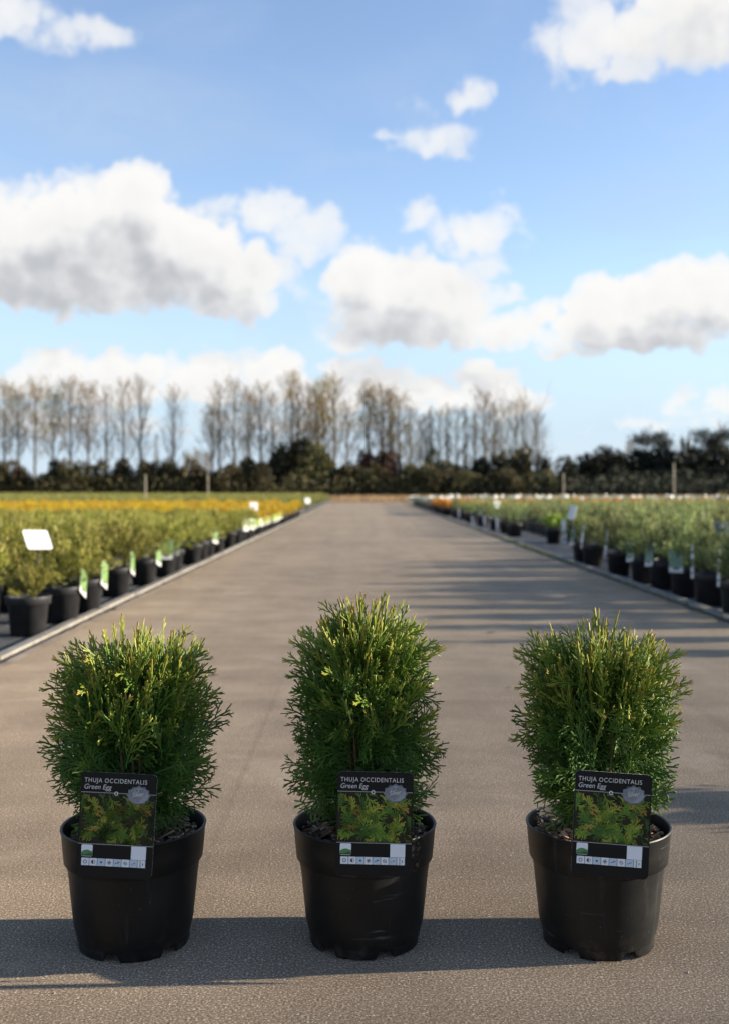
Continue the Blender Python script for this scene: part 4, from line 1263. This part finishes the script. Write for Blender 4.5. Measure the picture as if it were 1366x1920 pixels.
    prism(hd, arc, -.0014, -.001)
    P_.append(('logo', b.mesh('logo', M['paper']), [('logo_hill', hl.mesh('logo_hill', M['logogreen']), (0, 0, 0), None), ('logo_meadow', hd.mesh('logo_meadow', M['logodark']), (0, 0, 0), None)]))
    b = MB(); prism(b, rect(.0268, .0515, .0310, .0525), -.0008, -.0003); P_.append(('white_patch', b.mesh('white_patch', M['paper']), []))
    w = .1065 / 8
    for k in range(8):
        x0 = -.055 + k * w; b = MB(); prism(b, rect(x0 + .0004, x0 + w - .0004, .0185, .0305), -.0008, -.0003)
        g = MB(); cx, cz, y = x0 + w / 2, .0245, -.0012
        if k == 0: ring(g, cx, cz, .0022, .0031, y)
        elif k == 1:
            ring(g, cx, cz, .0027, .0032, y); pts = [(cx, cz - .003)] + [(cx - .003 * math.sin(math.pi * i / 8), cz - .003 * math.cos(math.pi * i / 8)) for i in range(1, 8)] + [(cx, cz + .003)]
            prism(g, pts[::-1], y, y + .0002)
        elif k == 2: prism(g, disc(cx, cz, .0016, .0016, 14), y, y + .0002)
        elif k == 3:
            for a in range(6):
                aa = a * math.pi / 3 + .2; g.box((cx + .0021 * math.cos(aa), y, cz + .0021 * math.sin(aa)), (.0016, .0001, .0004), Matrix.Rotation(-aa, 3, 'Y'))
        elif k == 4: g.box((cx, y, cz), (.004, .0001, .0004), Matrix.Rotation(-.35, 3, 'Y')); g.box((cx + .001, y - .0003, cz + .001), (.0015, .0001, .0004), Matrix.Rotation(-1.2, 3, 'Y'))
        elif k == 5:
            ring(g, cx, cz, .0024, .0029, y); g.box((cx, y, cz), (.0032, .0001, .0004), Matrix.Rotation(.7, 3, 'Y'))
        elif k == 6:
            for q in (-.0022, .0004, .0024): g.box((cx + q, y, cz + q * .5), (.0009, .0001, .0004), Matrix.Rotation(q * 300, 3, 'Y'))
        else:
            g.box((cx - .002, y, cz), (.0004, .0001, .0042)); g.box((cx - .002, y - .0003, cz + .0042), (.0011, .0001, .0004)); g.box((cx - .002, y - .0003, cz - .0042), (.0011, .0001, .0004)); g.box((cx + .0022, y, cz), (.0005, .0001, .0018))
        P_.append(('icon', b.mesh('icon', M['paper'] if k in (0, 1, 3, 5, 7) else M['icon']), [('symbol', g.mesh('symbol', M['ink']), (0, 0, 0), None)]))
    return P_


LP = label_parts()


def plant_label(pot, px_off, roll, lean, yaw, label):
    """hangs over the front of the pot rim"""
    x, y = pot.location.x, pot.location.y
    root = tag(link('plant_label', None, loc=(x + px_off, y - .1325, .158), rot=(lean, roll, yaw)), label, 'plant label', 'black plant labels on the three thujas')
    for part in LP:
        o = link(part[0], part[1], root, part[3] if len(part) > 3 else None)
        for (nm, me, loc, rz) in part[2]: link(nm, me, o, loc, (R(0), -rz if rz else 0, 0))
    return root


def fix_text():
    for part in LP:
        for me in [part[1]] + [c[1] for c in part[2]]:
            if me.name.endswith('_text') or '_text.' in me.name:     # lettering lies in XY: stand it up on XZ
                for v in me.vertices: v.co = (v.co.x, -v.co.z, v.co.y)


fix_text()
plant_label(T_LEFT, -.006, R(2.6), R(-4), R(-1), 'black label with leaf photo on the leftmost thuja, tilted clockwise')
plant_label(T_MID, .014, R(1.4), R(-3), R(0), 'black label with leaf photo on the middle thuja, nearly upright')
plant_label(T_RIGHT, -.010, R(3.2), R(-4), R(-4), 'black label with leaf photo on the rightmost thuja, turned to the left')

# ------------------------------------------------------------------ small things on the road


def dead_leaf(px, py, s, rz, label):
    d = F_PX * CAM_H / (py - HY); b = MB()
    n = 7; top = [(s * (i / (n - 1) - .5), s * .28 * math.sin(math.pi * i / (n - 1)) + .0004, s * .12 * abs(math.sin(i * 1.3))) for i in range(n)]
    bot = [(x, -y, z * .6) for x, y, z in top]; mid = [(x, 0, .002 + z * .3) for x, y, z in top]
    b.add(top + mid + bot, [(r * n + i, r * n + i + 1, (r + 1) * n + i + 1, (r + 1) * n + i) for r in (0, 1) for i in range(n - 1)])
    tag(link('fallen_leaf', b.mesh('fallen_leaf', M['deadleaf']), loc=((px - CX) * d / F_PX, d, .002), rot=(0, 0, rz)), label, 'leaf')


dead_leaf(400, 1267, .045, .2, 'dark fallen leaf on the road right of the leftmost thuja')
dead_leaf(953, 1290, .022, 1.0, 'small brown leaf on the road between middle and rightmost thuja')
dead_leaf(920, 1187, .05, .5, 'dark scrap of leaf on the road among the long shadows')
dead_leaf(724, 1072, .08, .3, 'brown leaf lying far up the middle of the road')
mbg = MB(); rg = random.Random(31)
for _ in range(260):
    y = 1.5 + 4.5 * rg.random() ** 1.6; x = rg.uniform(-.4, .4) * y; s = rg.uniform(.0005, .0015)
    rot = Euler((rg.uniform(0, 3), rg.uniform(0, 3), rg.uniform(0, 3))).to_matrix()
    mbg.box((x, y, s * .5), (s, s * rg.uniform(.6, 1), s * rg.uniform(.5, .9)), rot)
tag(link('road_grit', mbg.mesh('road_grit', M['grit'])), kind='stuff')
